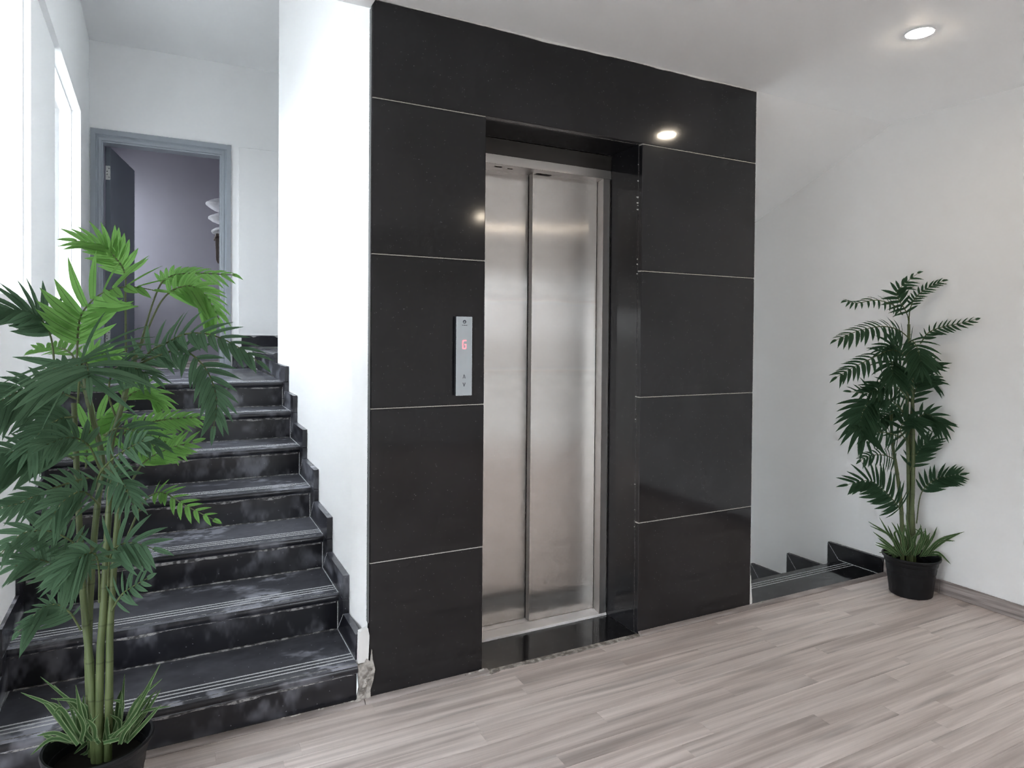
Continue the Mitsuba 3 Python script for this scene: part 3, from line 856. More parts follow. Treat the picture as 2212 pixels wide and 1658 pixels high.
# ---------------------------------------------------------------- recessed ceiling lights
def downlight(x, y, label):
    key = tag(numbered('ceiling_light'), label, 'ceiling light', 'recessed ceiling lights')
    add(key + '__ring', lathe([(0.0525, -0.0002), (0.0530, -0.0035), (0.0575, -0.0035), (0.0590, -0.0002)], 40, (x, y, ZC)), 'frame_white', smooth=30)
    dome = lathe([(0.0001, -0.0130), (0.020, -0.0120), (0.038, -0.0085), (0.050, -0.0030), (0.0522, -0.0004)], 40, (x, y, ZC))
    dome.invert() if dome.face_normals[0][2] > 0 else None
    add(key + '__diffuser', dome, 'frame_white', smooth=True, emitter={'type': 'area', 'radiance': rgb(LAMP * 1.0, LAMP * 0.86, LAMP * 0.68)})


downlight(2.112, -0.802, 'small round recessed ceiling light glowing warm white at the upper right')
downlight(2.280, -4.030, 'small round recessed ceiling light behind the viewer, seen as a reflection beside the lift door')

# ---------------------------------------------------------------- potted palms
LEFT_FRONDS = [
    ([(-0.807, -0.188, 1.361),(-0.81, -0.162, 1.517),(-0.813, -0.148, 1.605),(-0.841, -0.145, 1.654),(-0.872, -0.151, 1.683),(-0.944, -0.147, 1.696)], 0.096, 0.085, 11, 0.4, 0.015, 64),
    ([(-0.934, -0.192, 1.307),(-0.931, -0.192, 1.389),(-0.927, -0.205, 1.437),(-0.912, -0.234, 1.482),(-0.862, -0.292, 1.532),(-0.794, -0.361, 1.55),(-0.72, -0.432, 1.538)], 0.130, 0.137, 11, 0.18, 0.0, 64),
    ([(-0.772, -0.184, 1.372),(-0.729, -0.113, 1.541),(-0.695, -0.085, 1.6),(-0.623, -0.076, 1.619),(-0.492, -0.098, 1.618)], 0.071, 0.055, 12, 0.4, 0.03, 64),
    ([(-0.774, -0.183, 1.364),(-0.71, -0.168, 1.523),(-0.645, -0.178, 1.569),(-0.592, -0.194, 1.546),(-0.547, -0.207, 1.464)], 0.110, 0.075, 12, 0.34, 0.03, 64),
    ([(-0.782, -0.247, 1.307),(-0.738, -0.291, 1.366),(-0.695, -0.335, 1.392),(-0.642, -0.395, 1.419),(-0.578, -0.462, 1.415),(-0.515, -0.516, 1.382),(-0.465, -0.565, 1.341)], 0.107, 0.090, 14, 0.1, 0.01, 64),
    ([(-0.781, -0.27, 1.322),(-0.72, -0.323, 1.353),(-0.656, -0.389, 1.372),(-0.605, -0.449, 1.333),(-0.579, -0.486, 1.28),(-0.57, -0.502, 1.222),(-0.578, -0.51, 1.156)], 0.085, 0.082, 13, 0.22, 0.01, 64),
    ([(-0.986, -0.166, 1.238),(-0.995, -0.16, 1.361),(-1.001, -0.178, 1.415),(-1.019, -0.202, 1.456),(-1.054, -0.24, 1.478),(-1.126, -0.271, 1.473)], 0.116, 0.116, 11, 0.42, 0.01, 64),
    ([(-0.927, -0.219, 1.213),(-0.917, -0.268, 1.304),(-0.901, -0.354, 1.343),(-0.883, -0.464, 1.347),(-0.868, -0.562, 1.325),(-0.863, -0.599, 1.309)], 0.206, 0.206, 9, 0.25, 0.022, 92),
    ([(-0.927, -0.219, 1.224),(-0.979, -0.237, 1.25),(-1.038, -0.274, 1.261),(-1.084, -0.307, 1.238),(-1.115, -0.325, 1.2)], 0.096, 0.116, 12, 0.14, 0.03, 64),
    ([(-0.937, -0.217, 1.05),(-0.979, -0.24, 1.081),(-1.023, -0.273, 1.095),(-1.069, -0.306, 1.093),(-1.121, -0.325, 1.07)], 0.071, 0.137, 11, 0.15, 0.015, 64),
    ([(-0.897, -0.215, 0.992),(-0.944, -0.247, 0.986),(-0.999, -0.287, 0.974),(-1.049, -0.307, 0.954),(-1.092, -0.318, 0.946)], 0.066, 0.071, 11, 0.12, 0.01, 64),
    ([(-0.884, -0.29, 0.959),(-0.856, -0.37, 1.034),(-0.816, -0.446, 1.086),(-0.775, -0.5, 1.119),(-0.745, -0.538, 1.139)], 0.090, 0.079, 10, 0.15, 0.02, 64),
    ([(-0.802, -0.264, 0.949),(-0.769, -0.258, 1.014),(-0.739, -0.25, 1.044),(-0.689, -0.264, 1.07),(-0.62, -0.287, 1.09)], 0.075, 0.066, 9, 0.35, 0.0, 64),
    ([(-0.82, -0.253, 1.116),(-0.77, -0.244, 1.14),(-0.715, -0.238, 1.153),(-0.658, -0.245, 1.158),(-0.601, -0.251, 1.157)], 0.066, 0.052, 11, 0.1, 0.02, 64),
    ([(-0.915, -0.139, 1.007),(-0.915, -0.115, 1.06),(-0.912, -0.094, 1.107),(-0.885, -0.085, 1.148),(-0.841, -0.084, 1.168)], 0.110, 0.103, 8, 0.1, 0.01, 64),
    ([(-0.807, -0.264, 0.794),(-0.761, -0.286, 0.911),(-0.733, -0.322, 0.946),(-0.701, -0.361, 0.957),(-0.641, -0.414, 0.923),(-0.57, -0.473, 0.889)], 0.058, 0.049, 9, 0.46, 0.0, 64),
    ([(-0.918, -0.23, 0.779),(-0.943, -0.262, 0.825),(-0.989, -0.282, 0.861),(-1.045, -0.299, 0.866),(-1.095, -0.308, 0.819)], 0.082, 0.075, 11, 0.12, 0.02, 64),
    ([(-0.936, -0.222, 0.677),(-0.954, -0.257, 0.732),(-0.995, -0.281, 0.776),(-1.024, -0.299, 0.791),(-1.063, -0.302, 0.78)], 0.096, 0.082, 9, 0.12, 0.02, 64),
    ([(-0.847, -0.268, 0.678),(-0.841, -0.315, 0.76),(-0.824, -0.368, 0.813),(-0.785, -0.409, 0.837),(-0.722, -0.464, 0.827)], 0.130, 0.116, 8, 0.2, 0.01, 64),
    ([(-0.866, -0.304, 0.647),(-0.861, -0.372, 0.761),(-0.868, -0.412, 0.819),(-0.892, -0.445, 0.826),(-0.92, -0.453, 0.802)], 0.096, 0.110, 7, 0.35, 0.04, 64),
    ([(-0.918, -0.234, 0.549),(-0.944, -0.253, 0.613),(-0.976, -0.258, 0.643),(-1.012, -0.274, 0.638),(-1.06, -0.284, 0.589)], 0.041, 0.103, 10, 0.2, 0.01, 64),
    ([(-0.838, -0.284, 0.608),(-0.81, -0.332, 0.667),(-0.782, -0.368, 0.698),(-0.74, -0.411, 0.732)], 0.079, 0.066, 7, 0.2, 0.0, 64),
    ([(-0.934, -0.136, 1.304),(-0.957, -0.09, 1.352),(-0.992, -0.049, 1.37),(-1.036, 0.007, 1.369),(-1.081, 0.052, 1.359)], 0.060, 0.060, 8, 0.25, 0.01, 64),
    ([(-0.933, -0.125, 1.303),(-0.914, -0.101, 1.338),(-0.884, -0.093, 1.352),(-0.825, -0.089, 1.351)], 0.069, 0.058, 8, 0.25, 0.01, 64),
    ([(-0.819, -0.196, 1.193),(-0.793, -0.153, 1.231),(-0.749, -0.141, 1.235),(-0.71, -0.139, 1.194)], 0.082, 0.082, 8, 0.2, 0.03, 64),
    ([(-0.834, -0.18, 1.008),(-0.805, -0.149, 1.072),(-0.762, -0.137, 1.097),(-0.71, -0.141, 1.079),(-0.664, -0.143, 1.039)], 0.069, 0.075, 9, 0.2, 0.02, 64),
    ([(-0.867, -0.286, 1.03),(-0.889, -0.352, 1.108),(-0.926, -0.4, 1.137),(-0.971, -0.445, 1.128)], 0.096, 0.082, 9, 0.2, 0.03, 64),
    ([(-0.915, -0.091, 1.186),(-0.939, -0.033, 1.255),(-0.991, 0.039, 1.296),(-1.058, 0.118, 1.301)], 0.082, 0.082, 9, 0.25, 0.02, 64),
    ([(-0.834, -0.189, 1.164),(-0.85, -0.213, 1.237),(-0.834, -0.265, 1.309),(-0.79, -0.321, 1.324),(-0.73, -0.386, 1.294)], 0.103, 0.096, 10, 0.3, 0.03, 64),
    ([(-0.864, -0.323, 0.931),(-0.898, -0.372, 0.982),(-0.937, -0.397, 0.969),(-0.969, -0.404, 0.922)], 0.082, 0.082, 9, 0.1, 0.03, 64),
    ([(-0.852, -0.294, 1.03),(-0.808, -0.373, 1.008),(-0.775, -0.435, 0.945)], 0.075, 0.075, 8, 0.15, 0.02, 64),
    ([(-0.926, -0.265, 1.178),(-0.961, -0.292, 1.176),(-1.0, -0.318, 1.149),(-1.03, -0.337, 1.093)], 0.082, 0.103, 10, 0.15, 0.03, 64),
    ([(-0.894, -0.298, 0.796),(-0.923, -0.34, 0.78),(-0.955, -0.358, 0.731)], 0.075, 0.075, 8, 0.2, 0.02, 64),
    ([(-0.86, -0.232, 1.116),(-0.82, -0.309, 1.144),(-0.765, -0.37, 1.136),(-0.723, -0.415, 1.1)], 0.069, 0.082, 9, 0.15, 0.03, 64),
]
LEFT_STEMS = [
    [(-0.882, -0.234, 0.245),(-0.894, -0.225, 0.404),(-0.907, -0.217, 0.553),(-0.916, -0.211, 0.663),(-0.924, -0.204, 0.827),(-0.933, -0.196, 1.033),(-0.94, -0.19, 1.211)],
    [(-0.871, -0.239, 0.245),(-0.87, -0.237, 0.443),(-0.864, -0.238, 0.554),(-0.858, -0.24, 0.669),(-0.851, -0.241, 0.828),(-0.845, -0.231, 0.949),(-0.843, -0.219, 1.085),(-0.818, -0.208, 1.194),(-0.773, -0.183, 1.389)],
    [(-0.85, -0.239, 0.247),(-0.846, -0.238, 0.399),(-0.845, -0.237, 0.534),(-0.838, -0.239, 0.665),(-0.827, -0.253, 0.828),(-0.82, -0.255, 0.952),(-0.831, -0.226, 1.016)],
    [(-0.893, -0.195, 0.234),(-0.903, -0.188, 0.389),(-0.903, -0.185, 0.54),(-0.893, -0.187, 0.749),(-0.88, -0.18, 0.914),(-0.868, -0.173, 1.024),(-0.896, -0.157, 1.164),(-0.922, -0.142, 1.304)],
]
LEFT_BLADES = [
    [(-0.887, -0.196, 0.191),(-0.915, -0.203, 0.286),(-1.025, -0.169, 0.405)],
    [(-0.91, -0.253, 0.222),(-0.983, -0.208, 0.32),(-1.075, -0.154, 0.363)],
    [(-0.93, -0.169, 0.188),(-0.98, -0.149, 0.288),(-1.022, -0.132, 0.312)],
    [(-0.897, -0.274, 0.264),(-0.912, -0.292, 0.331),(-0.922, -0.312, 0.425)],
    [(-0.901, -0.232, 0.215),(-0.917, -0.244, 0.335),(-0.992, -0.227, 0.361)],
    [(-0.824, -0.234, 0.195),(-0.817, -0.219, 0.269),(-0.809, -0.203, 0.38)],
    [(-0.807, -0.326, 0.241),(-0.764, -0.362, 0.357),(-0.71, -0.405, 0.48)],
    [(-0.806, -0.243, 0.209),(-0.769, -0.255, 0.29),(-0.719, -0.273, 0.343)],
    [(-0.806, -0.244, 0.195),(-0.756, -0.28, 0.279),(-0.709, -0.315, 0.365)],
    [(-0.824, -0.324, 0.258),(-0.776, -0.363, 0.334),(-0.731, -0.401, 0.427)],
    [(-0.855, -0.22, 0.21),(-0.805, -0.256, 0.258),(-0.755, -0.292, 0.298),(-0.684, -0.339, 0.32)],
    [(-0.934, -0.239, 0.228),(-0.981, -0.223, 0.256),(-1.028, -0.207, 0.252)],
    [(-0.941, -0.226, 0.223),(-0.995, -0.207, 0.233),(-1.046, -0.19, 0.19)],
    [(-0.906, -0.177, 0.186),(-0.918, -0.195, 0.185),(-0.938, -0.209, 0.174)],
    [(-0.87, -0.318, 0.254),(-0.884, -0.286, 0.28),(-0.893, -0.256, 0.308)],
    [(-0.893, -0.189, 0.196),(-0.915, -0.15, 0.23),(-0.937, -0.111, 0.302)],
    [(-0.857, -0.267, 0.222),(-0.851, -0.245, 0.264),(-0.86, -0.214, 0.292)],
    [(-0.844, -0.208, 0.186),(-0.836, -0.231, 0.259),(-0.841, -0.247, 0.318)],
    [(-0.916, -0.195, 0.199),(-0.937, -0.166, 0.244),(-0.958, -0.137, 0.291)],
    [(-0.817, -0.257, 0.199),(-0.786, -0.274, 0.248),(-0.749, -0.293, 0.304)],
    [(-0.867, -0.281, 0.226),(-0.89, -0.282, 0.26),(-0.916, -0.281, 0.273)],
    [(-0.843, -0.302, 0.231),(-0.817, -0.344, 0.281),(-0.78, -0.391, 0.323)],
    [(-0.92, -0.214, 0.21),(-0.948, -0.215, 0.273),(-0.977, -0.215, 0.346)],
    [(-0.812, -0.24, 0.209),(-0.786, -0.282, 0.308),(-0.74, -0.335, 0.392)],
    [(-0.837, -0.214, 0.188),(-0.826, -0.209, 0.295),(-0.818, -0.204, 0.333)],
    [(-0.9, -0.18, 0.186),(-0.908, -0.153, 0.216),(-0.898, -0.136, 0.262)],
    [(-0.895, -0.185, 0.186),(-0.924, -0.168, 0.26),(-0.998, -0.127, 0.355)],
    [(-0.919, -0.292, 0.242),(-0.987, -0.244, 0.335),(-1.011, -0.218, 0.35)],
    [(-0.91, -0.275, 0.24),(-0.96, -0.263, 0.34),(-0.98, -0.268, 0.335)],
    [(-0.902, -0.213, 0.229),(-0.914, -0.207, 0.287),(-0.914, -0.208, 0.343)],
    [(-0.905, -0.245, 0.226),(-0.906, -0.219, 0.312),(-0.972, -0.162, 0.285)],
    [(-0.816, -0.264, 0.205),(-0.817, -0.275, 0.285),(-0.81, -0.29, 0.367)],
    [(-0.796, -0.322, 0.238),(-0.78, -0.31, 0.331),(-0.706, -0.327, 0.4)],
    [(-0.799, -0.29, 0.234),(-0.767, -0.291, 0.302),(-0.744, -0.288, 0.325)],
    [(-0.799, -0.307, 0.224),(-0.746, -0.355, 0.3),(-0.708, -0.395, 0.358)],
    [(-0.823, -0.271, 0.23),(-0.766, -0.282, 0.273),(-0.732, -0.282, 0.337)],
    [(-0.842, -0.31, 0.256),(-0.789, -0.321, 0.279),(-0.785, -0.308, 0.313)],
    [(-0.933, -0.163, 0.18),(-1.012, -0.107, 0.188),(-1.033, -0.08, 0.192)],
    [(-0.954, -0.165, 0.189),(-0.985, -0.183, 0.217),(-1.02, -0.198, 0.211)],
    [(-0.896, -0.221, 0.208),(-0.904, -0.198, 0.167),(-0.936, -0.163, 0.138)],
    [(-0.876, -0.309, 0.253),(-0.877, -0.324, 0.299),(-0.897, -0.331, 0.334)],
    [(-0.882, -0.276, 0.242),(-0.92, -0.258, 0.274),(-0.923, -0.256, 0.329)],
    [(-0.845, -0.274, 0.223),(-0.85, -0.276, 0.271),(-0.848, -0.281, 0.301)],
    [(-0.841, -0.23, 0.195),(-0.817, -0.274, 0.269),(-0.841, -0.295, 0.313)],
    [(-0.913, -0.289, 0.25),(-0.903, -0.319, 0.308),(-0.926, -0.333, 0.376)],
    [(-0.814, -0.33, 0.237),(-0.798, -0.367, 0.292),(-0.751, -0.42, 0.363)],
    [(-0.872, -0.187, 0.174),(-0.895, -0.156, 0.187),(-0.911, -0.129, 0.174)],
    [(-0.855, -0.315, 0.244),(-0.811, -0.339, 0.261),(-0.806, -0.344, 0.294)],
    [(-0.913, -0.254, 0.231),(-0.949, -0.249, 0.287),(-0.967, -0.254, 0.336)],
    [(-0.814, -0.3, 0.242),(-0.774, -0.313, 0.32),(-0.75, -0.318, 0.348)],
    [(-0.84, -0.255, 0.212),(-0.81, -0.28, 0.323),(-0.833, -0.28, 0.345)],
    [(-0.884, -0.286, 0.242),(-0.901, -0.29, 0.282),(-0.866, -0.32, 0.331)],
]
RIGHT_FRONDS = [
    ([(2.999, -0.22, 1.439),(2.977, -0.23, 1.529),(2.931, -0.239, 1.584),(2.882, -0.236, 1.634),(2.873, -0.23, 1.68),(2.941, -0.231, 1.729),(3.05, -0.24, 1.795)], 0.093, 0.087, 11, 0.3, 0.03, 64),
    ([(2.999, -0.219, 1.504),(2.986, -0.233, 1.586),(3.004, -0.253, 1.653),(3.063, -0.282, 1.705),(3.115, -0.337, 1.745)], 0.053, 0.053, 10, 0.35, 0.02, 64),
    ([(2.949, -0.215, 1.555),(2.876, -0.222, 1.599),(2.73, -0.215, 1.63),(2.558, -0.217, 1.61),(2.465, -0.214, 1.617)], 0.068, 0.074, 12, 0.15, 0.03, 64),
    ([(2.986, -0.236, 1.42),(2.868, -0.242, 1.471),(2.731, -0.24, 1.487),(2.546, -0.236, 1.462),(2.362, -0.232, 1.41)], 0.081, 0.137, 16, 0.18, 0.02, 64),
    ([(3.057, -0.25, 1.395),(3.099, -0.27, 1.458),(3.115, -0.336, 1.489),(3.115, -0.418, 1.506),(3.115, -0.511, 1.529)], 0.068, 0.043, 11, 0.12, 0.0, 64),
    ([(2.935, -0.266, 1.387),(2.876, -0.315, 1.413),(2.823, -0.378, 1.372),(2.796, -0.41, 1.317),(2.791, -0.419, 1.269)], 0.130, 0.130, 10, 0.2, 0.02, 64),
    ([(2.948, -0.24, 1.328),(2.815, -0.239, 1.359),(2.639, -0.24, 1.312),(2.496, -0.235, 1.265),(2.376, -0.231, 1.218)], 0.093, 0.112, 14, 0.12, 0.02, 64),
    ([(2.929, -0.254, 1.246),(2.807, -0.258, 1.299),(2.754, -0.288, 1.251),(2.734, -0.313, 1.191)], 0.124, 0.140, 10, 0.15, 0.02, 64),
    ([(3.016, -0.233, 1.114),(3.007, -0.25, 1.206),(3.022, -0.279, 1.272),(3.046, -0.302, 1.285)], 0.130, 0.093, 9, 0.15, 0.01, 64),
    ([(3.001, -0.249, 1.038),(3.014, -0.254, 1.141),(3.056, -0.275, 1.194),(3.1, -0.297, 1.189)], 0.124, 0.112, 9, 0.1, 0.03, 64),
    ([(2.949, -0.246, 0.993),(2.827, -0.249, 1.076),(2.691, -0.247, 1.113),(2.485, -0.232, 1.143)], 0.099, 0.106, 13, 0.12, 0.01, 64),
    ([(2.815, -0.244, 1.045),(2.669, -0.236, 1.095),(2.594, -0.243, 1.049),(2.558, -0.249, 0.971),(2.579, -0.272, 0.875)], 0.149, 0.161, 13, 0.15, 0.01, 64),
    ([(2.992, -0.246, 0.921),(3.001, -0.283, 0.99),(3.026, -0.318, 1.006),(3.051, -0.354, 0.975),(3.079, -0.38, 0.952)], 0.106, 0.093, 10, 0.15, 0.02, 64),
    ([(2.9, -0.245, 0.875),(2.785, -0.253, 0.909),(2.639, -0.246, 0.924),(2.525, -0.233, 0.939)], 0.093, 0.106, 12, 0.1, 0.02, 64),
    ([(2.916, -0.21, 0.74),(2.854, -0.223, 0.765),(2.752, -0.238, 0.79),(2.658, -0.235, 0.792),(2.572, -0.237, 0.774)], 0.068, 0.087, 12, 0.08, 0.02, 64),
    ([(2.917, -0.248, 0.463),(2.836, -0.262, 0.527),(2.735, -0.254, 0.609),(2.631, -0.245, 0.662),(2.471, -0.231, 0.652)], 0.137, 0.149, 16, 0.12, 0.0, 64),
    ([(3.04, -0.256, 0.386),(3.064, -0.255, 0.514),(3.087, -0.266, 0.579),(3.115, -0.31, 0.638),(3.115, -0.379, 0.669),(3.115, -0.446, 0.692)], 0.106, 0.087, 11, 0.38, 0.0, 64),
    ([(2.987, -0.247, 0.689),(3.015, -0.26, 0.767),(3.037, -0.282, 0.82),(3.073, -0.311, 0.866)], 0.112, 0.093, 9, 0.1, 0.01, 64),
    ([(2.987, -0.245, 0.831),(2.88, -0.257, 0.916),(2.875, -0.298, 0.985),(2.911, -0.339, 0.963)], 0.124, 0.124, 9, 0.15, 0.03, 64),
    ([(2.943, -0.253, 1.092),(2.818, -0.266, 1.161),(2.692, -0.258, 1.156),(2.603, -0.247, 1.128)], 0.112, 0.112, 11, 0.15, 0.02, 64),
    ([(2.993, -0.223, 0.971),(2.945, -0.187, 1.008),(2.887, -0.158, 0.981),(2.831, -0.141, 0.93)], 0.106, 0.106, 10, 0.15, 0.02, 64),
    ([(3.021, -0.222, 1.243),(2.979, -0.2, 1.347),(2.921, -0.169, 1.386),(2.853, -0.147, 1.346)], 0.106, 0.106, 10, 0.2, 0.02, 64),
]
RIGHT_STEMS = [
    [(2.993, -0.257, 0.21),(2.997, -0.256, 0.443),(3.001, -0.256, 0.598),(3.003, -0.254, 0.779),(3.001, -0.25, 0.986),(2.996, -0.244, 1.193),(2.986, -0.236, 1.413)],
    [(2.999, -0.238, 0.204),(2.999, -0.236, 0.334),(2.998, -0.23, 0.724),(2.991, -0.222, 0.984),(2.997, -0.222, 1.244),(2.999, -0.219, 1.504)],
    [(2.951, -0.236, 0.223),(2.946, -0.23, 0.417),(2.937, -0.224, 0.546),(2.918, -0.212, 0.701),(2.897, -0.199, 0.856),(2.835, -0.231, 1.043)],
    [(3.039, -0.247, 0.201),(3.032, -0.24, 0.409),(3.015, -0.227, 0.722),(3.021, -0.227, 0.93),(3.03, -0.229, 1.113)],
]
RIGHT_BLADES = [
    [(2.972, -0.209, 0.212),(2.906, -0.183, 0.318),(2.796, -0.135, 0.395)],
    [(2.969, -0.224, 0.217),(2.933, -0.179, 0.301),(2.896, -0.133, 0.406)],
    [(2.926, -0.238, 0.22),(2.841, -0.213, 0.296),(2.758, -0.19, 0.357)],
    [(2.888, -0.25, 0.229),(2.84, -0.214, 0.271),(2.794, -0.18, 0.291)],
    [(2.934, -0.215, 0.206),(2.915, -0.179, 0.219),(2.885, -0.139, 0.209)],
    [(2.995, -0.221, 0.213),(2.943, -0.212, 0.334),(2.895, -0.205, 0.398)],
    [(2.928, -0.276, 0.238),(2.878, -0.267, 0.358),(2.847, -0.268, 0.413)],
    [(2.962, -0.294, 0.231),(3.004, -0.305, 0.326),(3.009, -0.296, 0.395)],
    [(3.077, -0.263, 0.205),(3.115, -0.295, 0.296),(3.115, -0.324, 0.374)],
    [(3.015, -0.312, 0.229),(3.113, -0.341, 0.309),(3.115, -0.467, 0.386)],
    [(3.034, -0.314, 0.227),(3.084, -0.346, 0.306),(3.115, -0.442, 0.367)],
    [(3.073, -0.278, 0.205),(3.115, -0.329, 0.235),(3.115, -0.401, 0.19)],
    [(2.973, -0.312, 0.243),(3.018, -0.316, 0.327),(3.037, -0.307, 0.374)],
    [(2.963, -0.281, 0.227),(2.97, -0.295, 0.328),(2.989, -0.315, 0.395)],
    [(2.928, -0.224, 0.21),(2.912, -0.208, 0.22),(2.912, -0.201, 0.169)],
    [(2.895, -0.284, 0.238),(2.872, -0.284, 0.325),(2.876, -0.298, 0.417)],
    [(2.968, -0.264, 0.221),(2.965, -0.265, 0.307),(2.941, -0.254, 0.454)],
    [(2.976, -0.298, 0.23),(3.001, -0.308, 0.289),(3.048, -0.328, 0.352)],
    [(2.995, -0.208, 0.201),(2.952, -0.194, 0.276),(2.909, -0.181, 0.331)],
    [(2.97, -0.25, 0.212),(2.974, -0.278, 0.284),(2.969, -0.3, 0.355)],
    [(3.006, -0.305, 0.223),(3.047, -0.318, 0.285),(3.083, -0.328, 0.348)],
    [(2.953, -0.3, 0.229),(2.994, -0.299, 0.3),(3.038, -0.299, 0.333)],
    [(2.966, -0.199, 0.207),(2.905, -0.194, 0.315),(2.778, -0.157, 0.379)],
    [(2.989, -0.207, 0.205),(2.938, -0.19, 0.296),(2.9, -0.18, 0.372)],
    [(2.96, -0.215, 0.207),(2.903, -0.172, 0.263),(2.87, -0.141, 0.297)],
    [(2.893, -0.245, 0.228),(2.846, -0.212, 0.257),(2.794, -0.177, 0.279)],
    [(2.93, -0.215, 0.198),(2.923, -0.195, 0.216),(2.909, -0.172, 0.201)],
    [(2.918, -0.261, 0.233),(2.886, -0.231, 0.332),(2.904, -0.227, 0.354)],
    [(3.029, -0.224, 0.203),(3.001, -0.201, 0.314),(2.968, -0.176, 0.337)],
    [(2.987, -0.26, 0.22),(3.025, -0.305, 0.322),(2.956, -0.295, 0.382)],
    [(3.045, -0.295, 0.222),(3.052, -0.31, 0.293),(3.052, -0.321, 0.338)],
    [(3.077, -0.282, 0.203),(3.115, -0.361, 0.304),(3.115, -0.444, 0.371)],
    [(3.073, -0.3, 0.214),(3.11, -0.34, 0.299),(3.115, -0.423, 0.324)],
    [(3.048, -0.277, 0.209),(3.115, -0.332, 0.221),(3.115, -0.356, 0.197)],
    [(2.975, -0.302, 0.235),(3.042, -0.314, 0.316),(3.039, -0.291, 0.344)],
    [(3.001, -0.251, 0.211),(2.984, -0.267, 0.309),(3.025, -0.314, 0.361)],
    [(2.977, -0.202, 0.199),(2.932, -0.204, 0.202),(2.912, -0.219, 0.181)],
    [(2.933, -0.26, 0.22),(2.948, -0.256, 0.304),(2.932, -0.236, 0.35)],
    [(3.001, -0.259, 0.212),(2.986, -0.25, 0.287),(2.953, -0.231, 0.409)],
    [(3.018, -0.261, 0.209),(3.039, -0.276, 0.27),(3.085, -0.305, 0.3)],
    [(2.913, -0.253, 0.22),(2.862, -0.248, 0.288),(2.83, -0.254, 0.344)],
    [(2.905, -0.281, 0.235),(2.949, -0.292, 0.285),(2.949, -0.281, 0.332)],
    [(3.058, -0.267, 0.197),(3.084, -0.28, 0.251),(3.114, -0.295, 0.305)],
    [(3.027, -0.253, 0.197),(3.054, -0.278, 0.276),(3.045, -0.284, 0.297)],
]


def leaflet(base, d, nrm, L, wd, droop, fwd, v, f, uv):
    """one pointed leaflet: a ribbon folded along its midrib"""
    rows = 6
    n0 = len(v)
    side = np.cross(d, nrm); side /= np.linalg.norm(side) + 1e-9
    prof = (0.72, 0.97, 1.0, 0.86, 0.52, 0.03)
    for r in range(rows):
        q = r / (rows - 1)
        p = base + d * L * q + fwd * L * 0.16 * q * q - np.array([0, 0, 1.0]) * droop * q * q
        hw = wd * prof[r] / 2
        for sgn, lift in ((-1, 0.10), (0, 0.0), (1, 0.10)):
            v.append(p + side * hw * sgn + nrm * hw * lift * 2)
            uv.append((q, sgn))
    for r in range(rows - 1):
        for c in (0, 1):
            a = n0 + r * 3 + c
            f.append([a, a + 1, a + 4, a + 3])


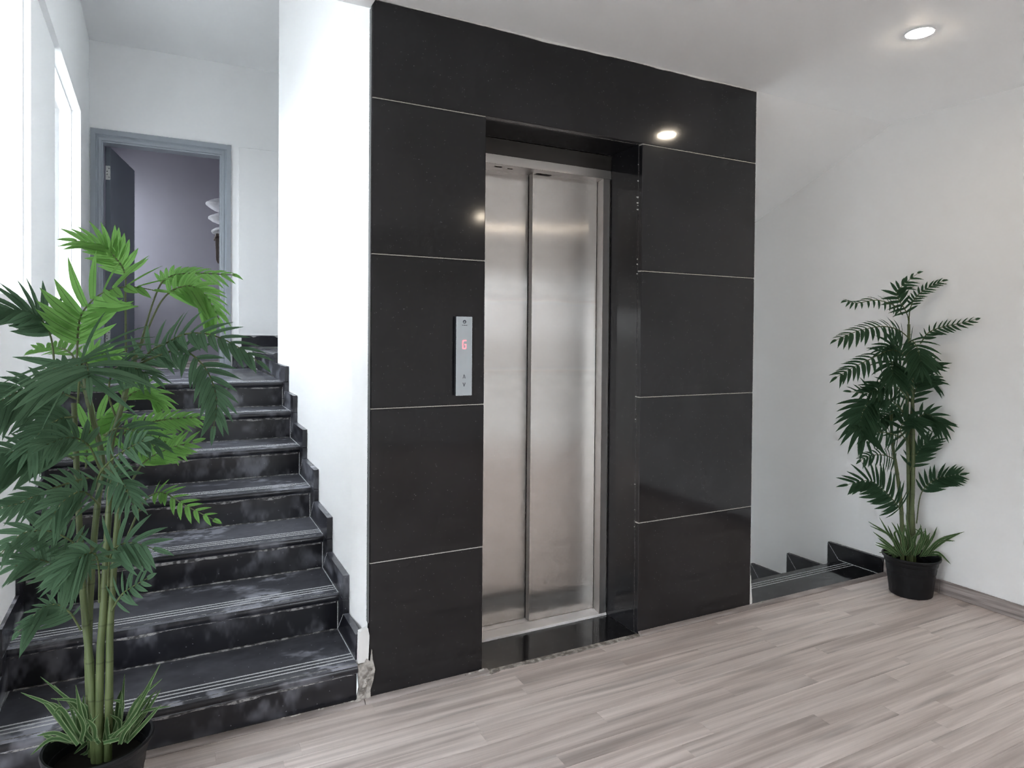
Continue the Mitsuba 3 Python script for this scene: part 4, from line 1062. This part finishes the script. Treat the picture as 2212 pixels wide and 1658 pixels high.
def palm(name, label, pot_xy, fronds, stems, blades, seed, LEAF_W):
    rg = np.random.default_rng(seed)
    key = tag(name, label, 'potted palm', 'potted palms')
    px, py = pot_xy
    add(key + '__pot', lathe([(0.0001, 0.0008), (0.098, 0.0008), (0.106, 0.006), (0.1245, 0.165), (0.1255, 0.172), (0.1300, 0.174), (0.1335, 0.186), (0.1345, 0.196), (0.1440, 0.206), (0.1452, 0.213), (0.1425, 0.2185),
                              (0.1360, 0.2170), (0.1290, 0.2000), (0.1220, 0.1300), (0.0001, 0.128)], 64, (px, py, 0)), 'pot_black', smooth=30)
    sm = trimesh.creation.cylinder(radius=0.1205, height=0.02, sections=40)
    sm.vertices[:, 2] += 0.008 * (meshkit.noise(np.array(sm.vertices) * 40, 3) - 0.5)
    sm.apply_translation([px, py, 0.140])
    add(key + '__soil', sm, 'soil')
    for s in stems:
        pts = np.array(s)
        pts[0, 2] = 0.138
        c = spline(pts, 60)
        zz = np.arange(60)
        rad = np.linspace(STEM_R[0], STEM_R[1], 60) * (1 + 0.10 * (np.abs(((c[:, 2] * 9.0) % 1.0) - 0.5) > 0.44))
        add(key + '__stem', tube(c, rad, 10), 'stem_green', smooth=True)
    view = CAM - np.array([px, py, 1.0]); view /= np.linalg.norm(view)
    for fi, (pts, A, B, n, s0, droop, a0) in enumerate(fronds):
        c = spline(np.array(pts), 64)
        t = np.gradient(c, axis=0); t /= np.linalg.norm(t, axis=1, keepdims=True) + 1e-9
        nr = view + np.array([0, 0, 0.25]) + rg.normal(0, 0.14 if a0 < 80 else 0.03, 3)
        v, f, uv = [], [], []
        for i in range(n + 1):
            q = i / n
            s = s0 + (1 - s0) * (q * 0.97)
            idx = min(63, int(s * 63))
            tt = t[idx]
            nn = nr - tt * (nr @ tt); nn /= np.linalg.norm(nn) + 1e-9
            right = np.cross(tt, nn)
            if i == n:
                leaflet(c[-2], t[-1], nn, 0.6 * min(A, B), 0.014, droop * 0.5, tt * 0, v, f, uv)
                break
            prof = (0.70 + 0.62 * q - 0.80 * q * q) / 0.82
            ang = math.radians(a0 - 36 * q) + rg.normal(0, 0.05)
            for sgn, LL in ((1, A), (-1, B)):
                L = LL * prof * rg.uniform(0.9, 1.08)
                d = tt * math.cos(ang) + right * sgn * math.sin(ang) + nn * (0.14 + rg.normal(0, 0.07))
                d /= np.linalg.norm(d)
                tw = nn * 0.92 + right * (0.16 * sgn) + rg.normal(0, 0.10, 3)
                tw -= d * (tw @ d); tw /= np.linalg.norm(tw)
                leaflet(c[idx], d, tw, L, L * LEAF_W * (1.0 if L > 0.06 else 1.1), droop * (L / 0.1), tt, v, f, uv)
        v = np.array(v)
        if name != 'potted_palm':
            v[:, 0] = np.minimum(v[:, 0], XR - 0.012 - 0.01 * np.clip(v[:, 2] * 0, 0, 1))
        m = meshkit.arrays((v, np.array(f)))
        fk = add(key + '__frond', trimesh.Trimesh(m[0], m[1], process=False), 'leaf' if name != 'potted_palm' else 'leaf_backlit' if fi in BACKLIT else 'leaf_mid', smooth=True, uv=np.array(uv))
        add(fk + '__midrib', tube(c, np.linspace(0.0036, 0.0012, 64), 6), 'stem_green', smooth=True)
    for b in blades:
        p = spline(np.array(b), 12)
        p[0, 2] = max(p[0, 2], 0.140)
        tt = np.gradient(p, axis=0); tt /= np.linalg.norm(tt, axis=1, keepdims=True)
        v, f, uv = [], [], []
        for i in range(12):
            q = i / 11
            hw = BLADE_W * (0.75 + 0.6 * q - 1.32 * q ** 3) / 2 + 0.0004
            sd = np.cross(tt[i], view); sd /= np.linalg.norm(sd)
            nn = np.cross(sd, tt[i])
            for sgn in (-1, 0, 1):
                v.append(p[i] + sd * hw * sgn + nn * hw * 0.4 * abs(sgn)); uv.append((q, sgn))
        v = np.array(v)
        if name != 'potted_palm':
            v[:, 0] = np.minimum(v[:, 0], XR - 0.012)
        for r in range(11):
            for cc in (0, 1):
                a = r * 3 + cc
                f.append([a, a + 1, a + 4, a + 3])
        m = meshkit.arrays((v, np.array(f)))
        add(key + '__grass_blade', trimesh.Trimesh(m[0], m[1], process=False), 'blade', smooth=True, uv=np.array(uv))


BACKLIT = (0, 1, 2, 3, 12, 13, 14, 15, 22, 23, 24, 25)      # left-palm fronds with window backlight put into a lighter green
STEM_R, BLADE_W = (0.0114, 0.0075), 0.0125
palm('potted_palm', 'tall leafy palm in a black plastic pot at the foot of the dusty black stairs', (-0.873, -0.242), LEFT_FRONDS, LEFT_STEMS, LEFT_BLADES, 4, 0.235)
palm('potted_palm_001', 'tall dark palm in a black plastic pot in the corner by the right wall', (2.992, -0.258), RIGHT_FRONDS, RIGHT_STEMS, RIGHT_BLADES, 8, 0.205)
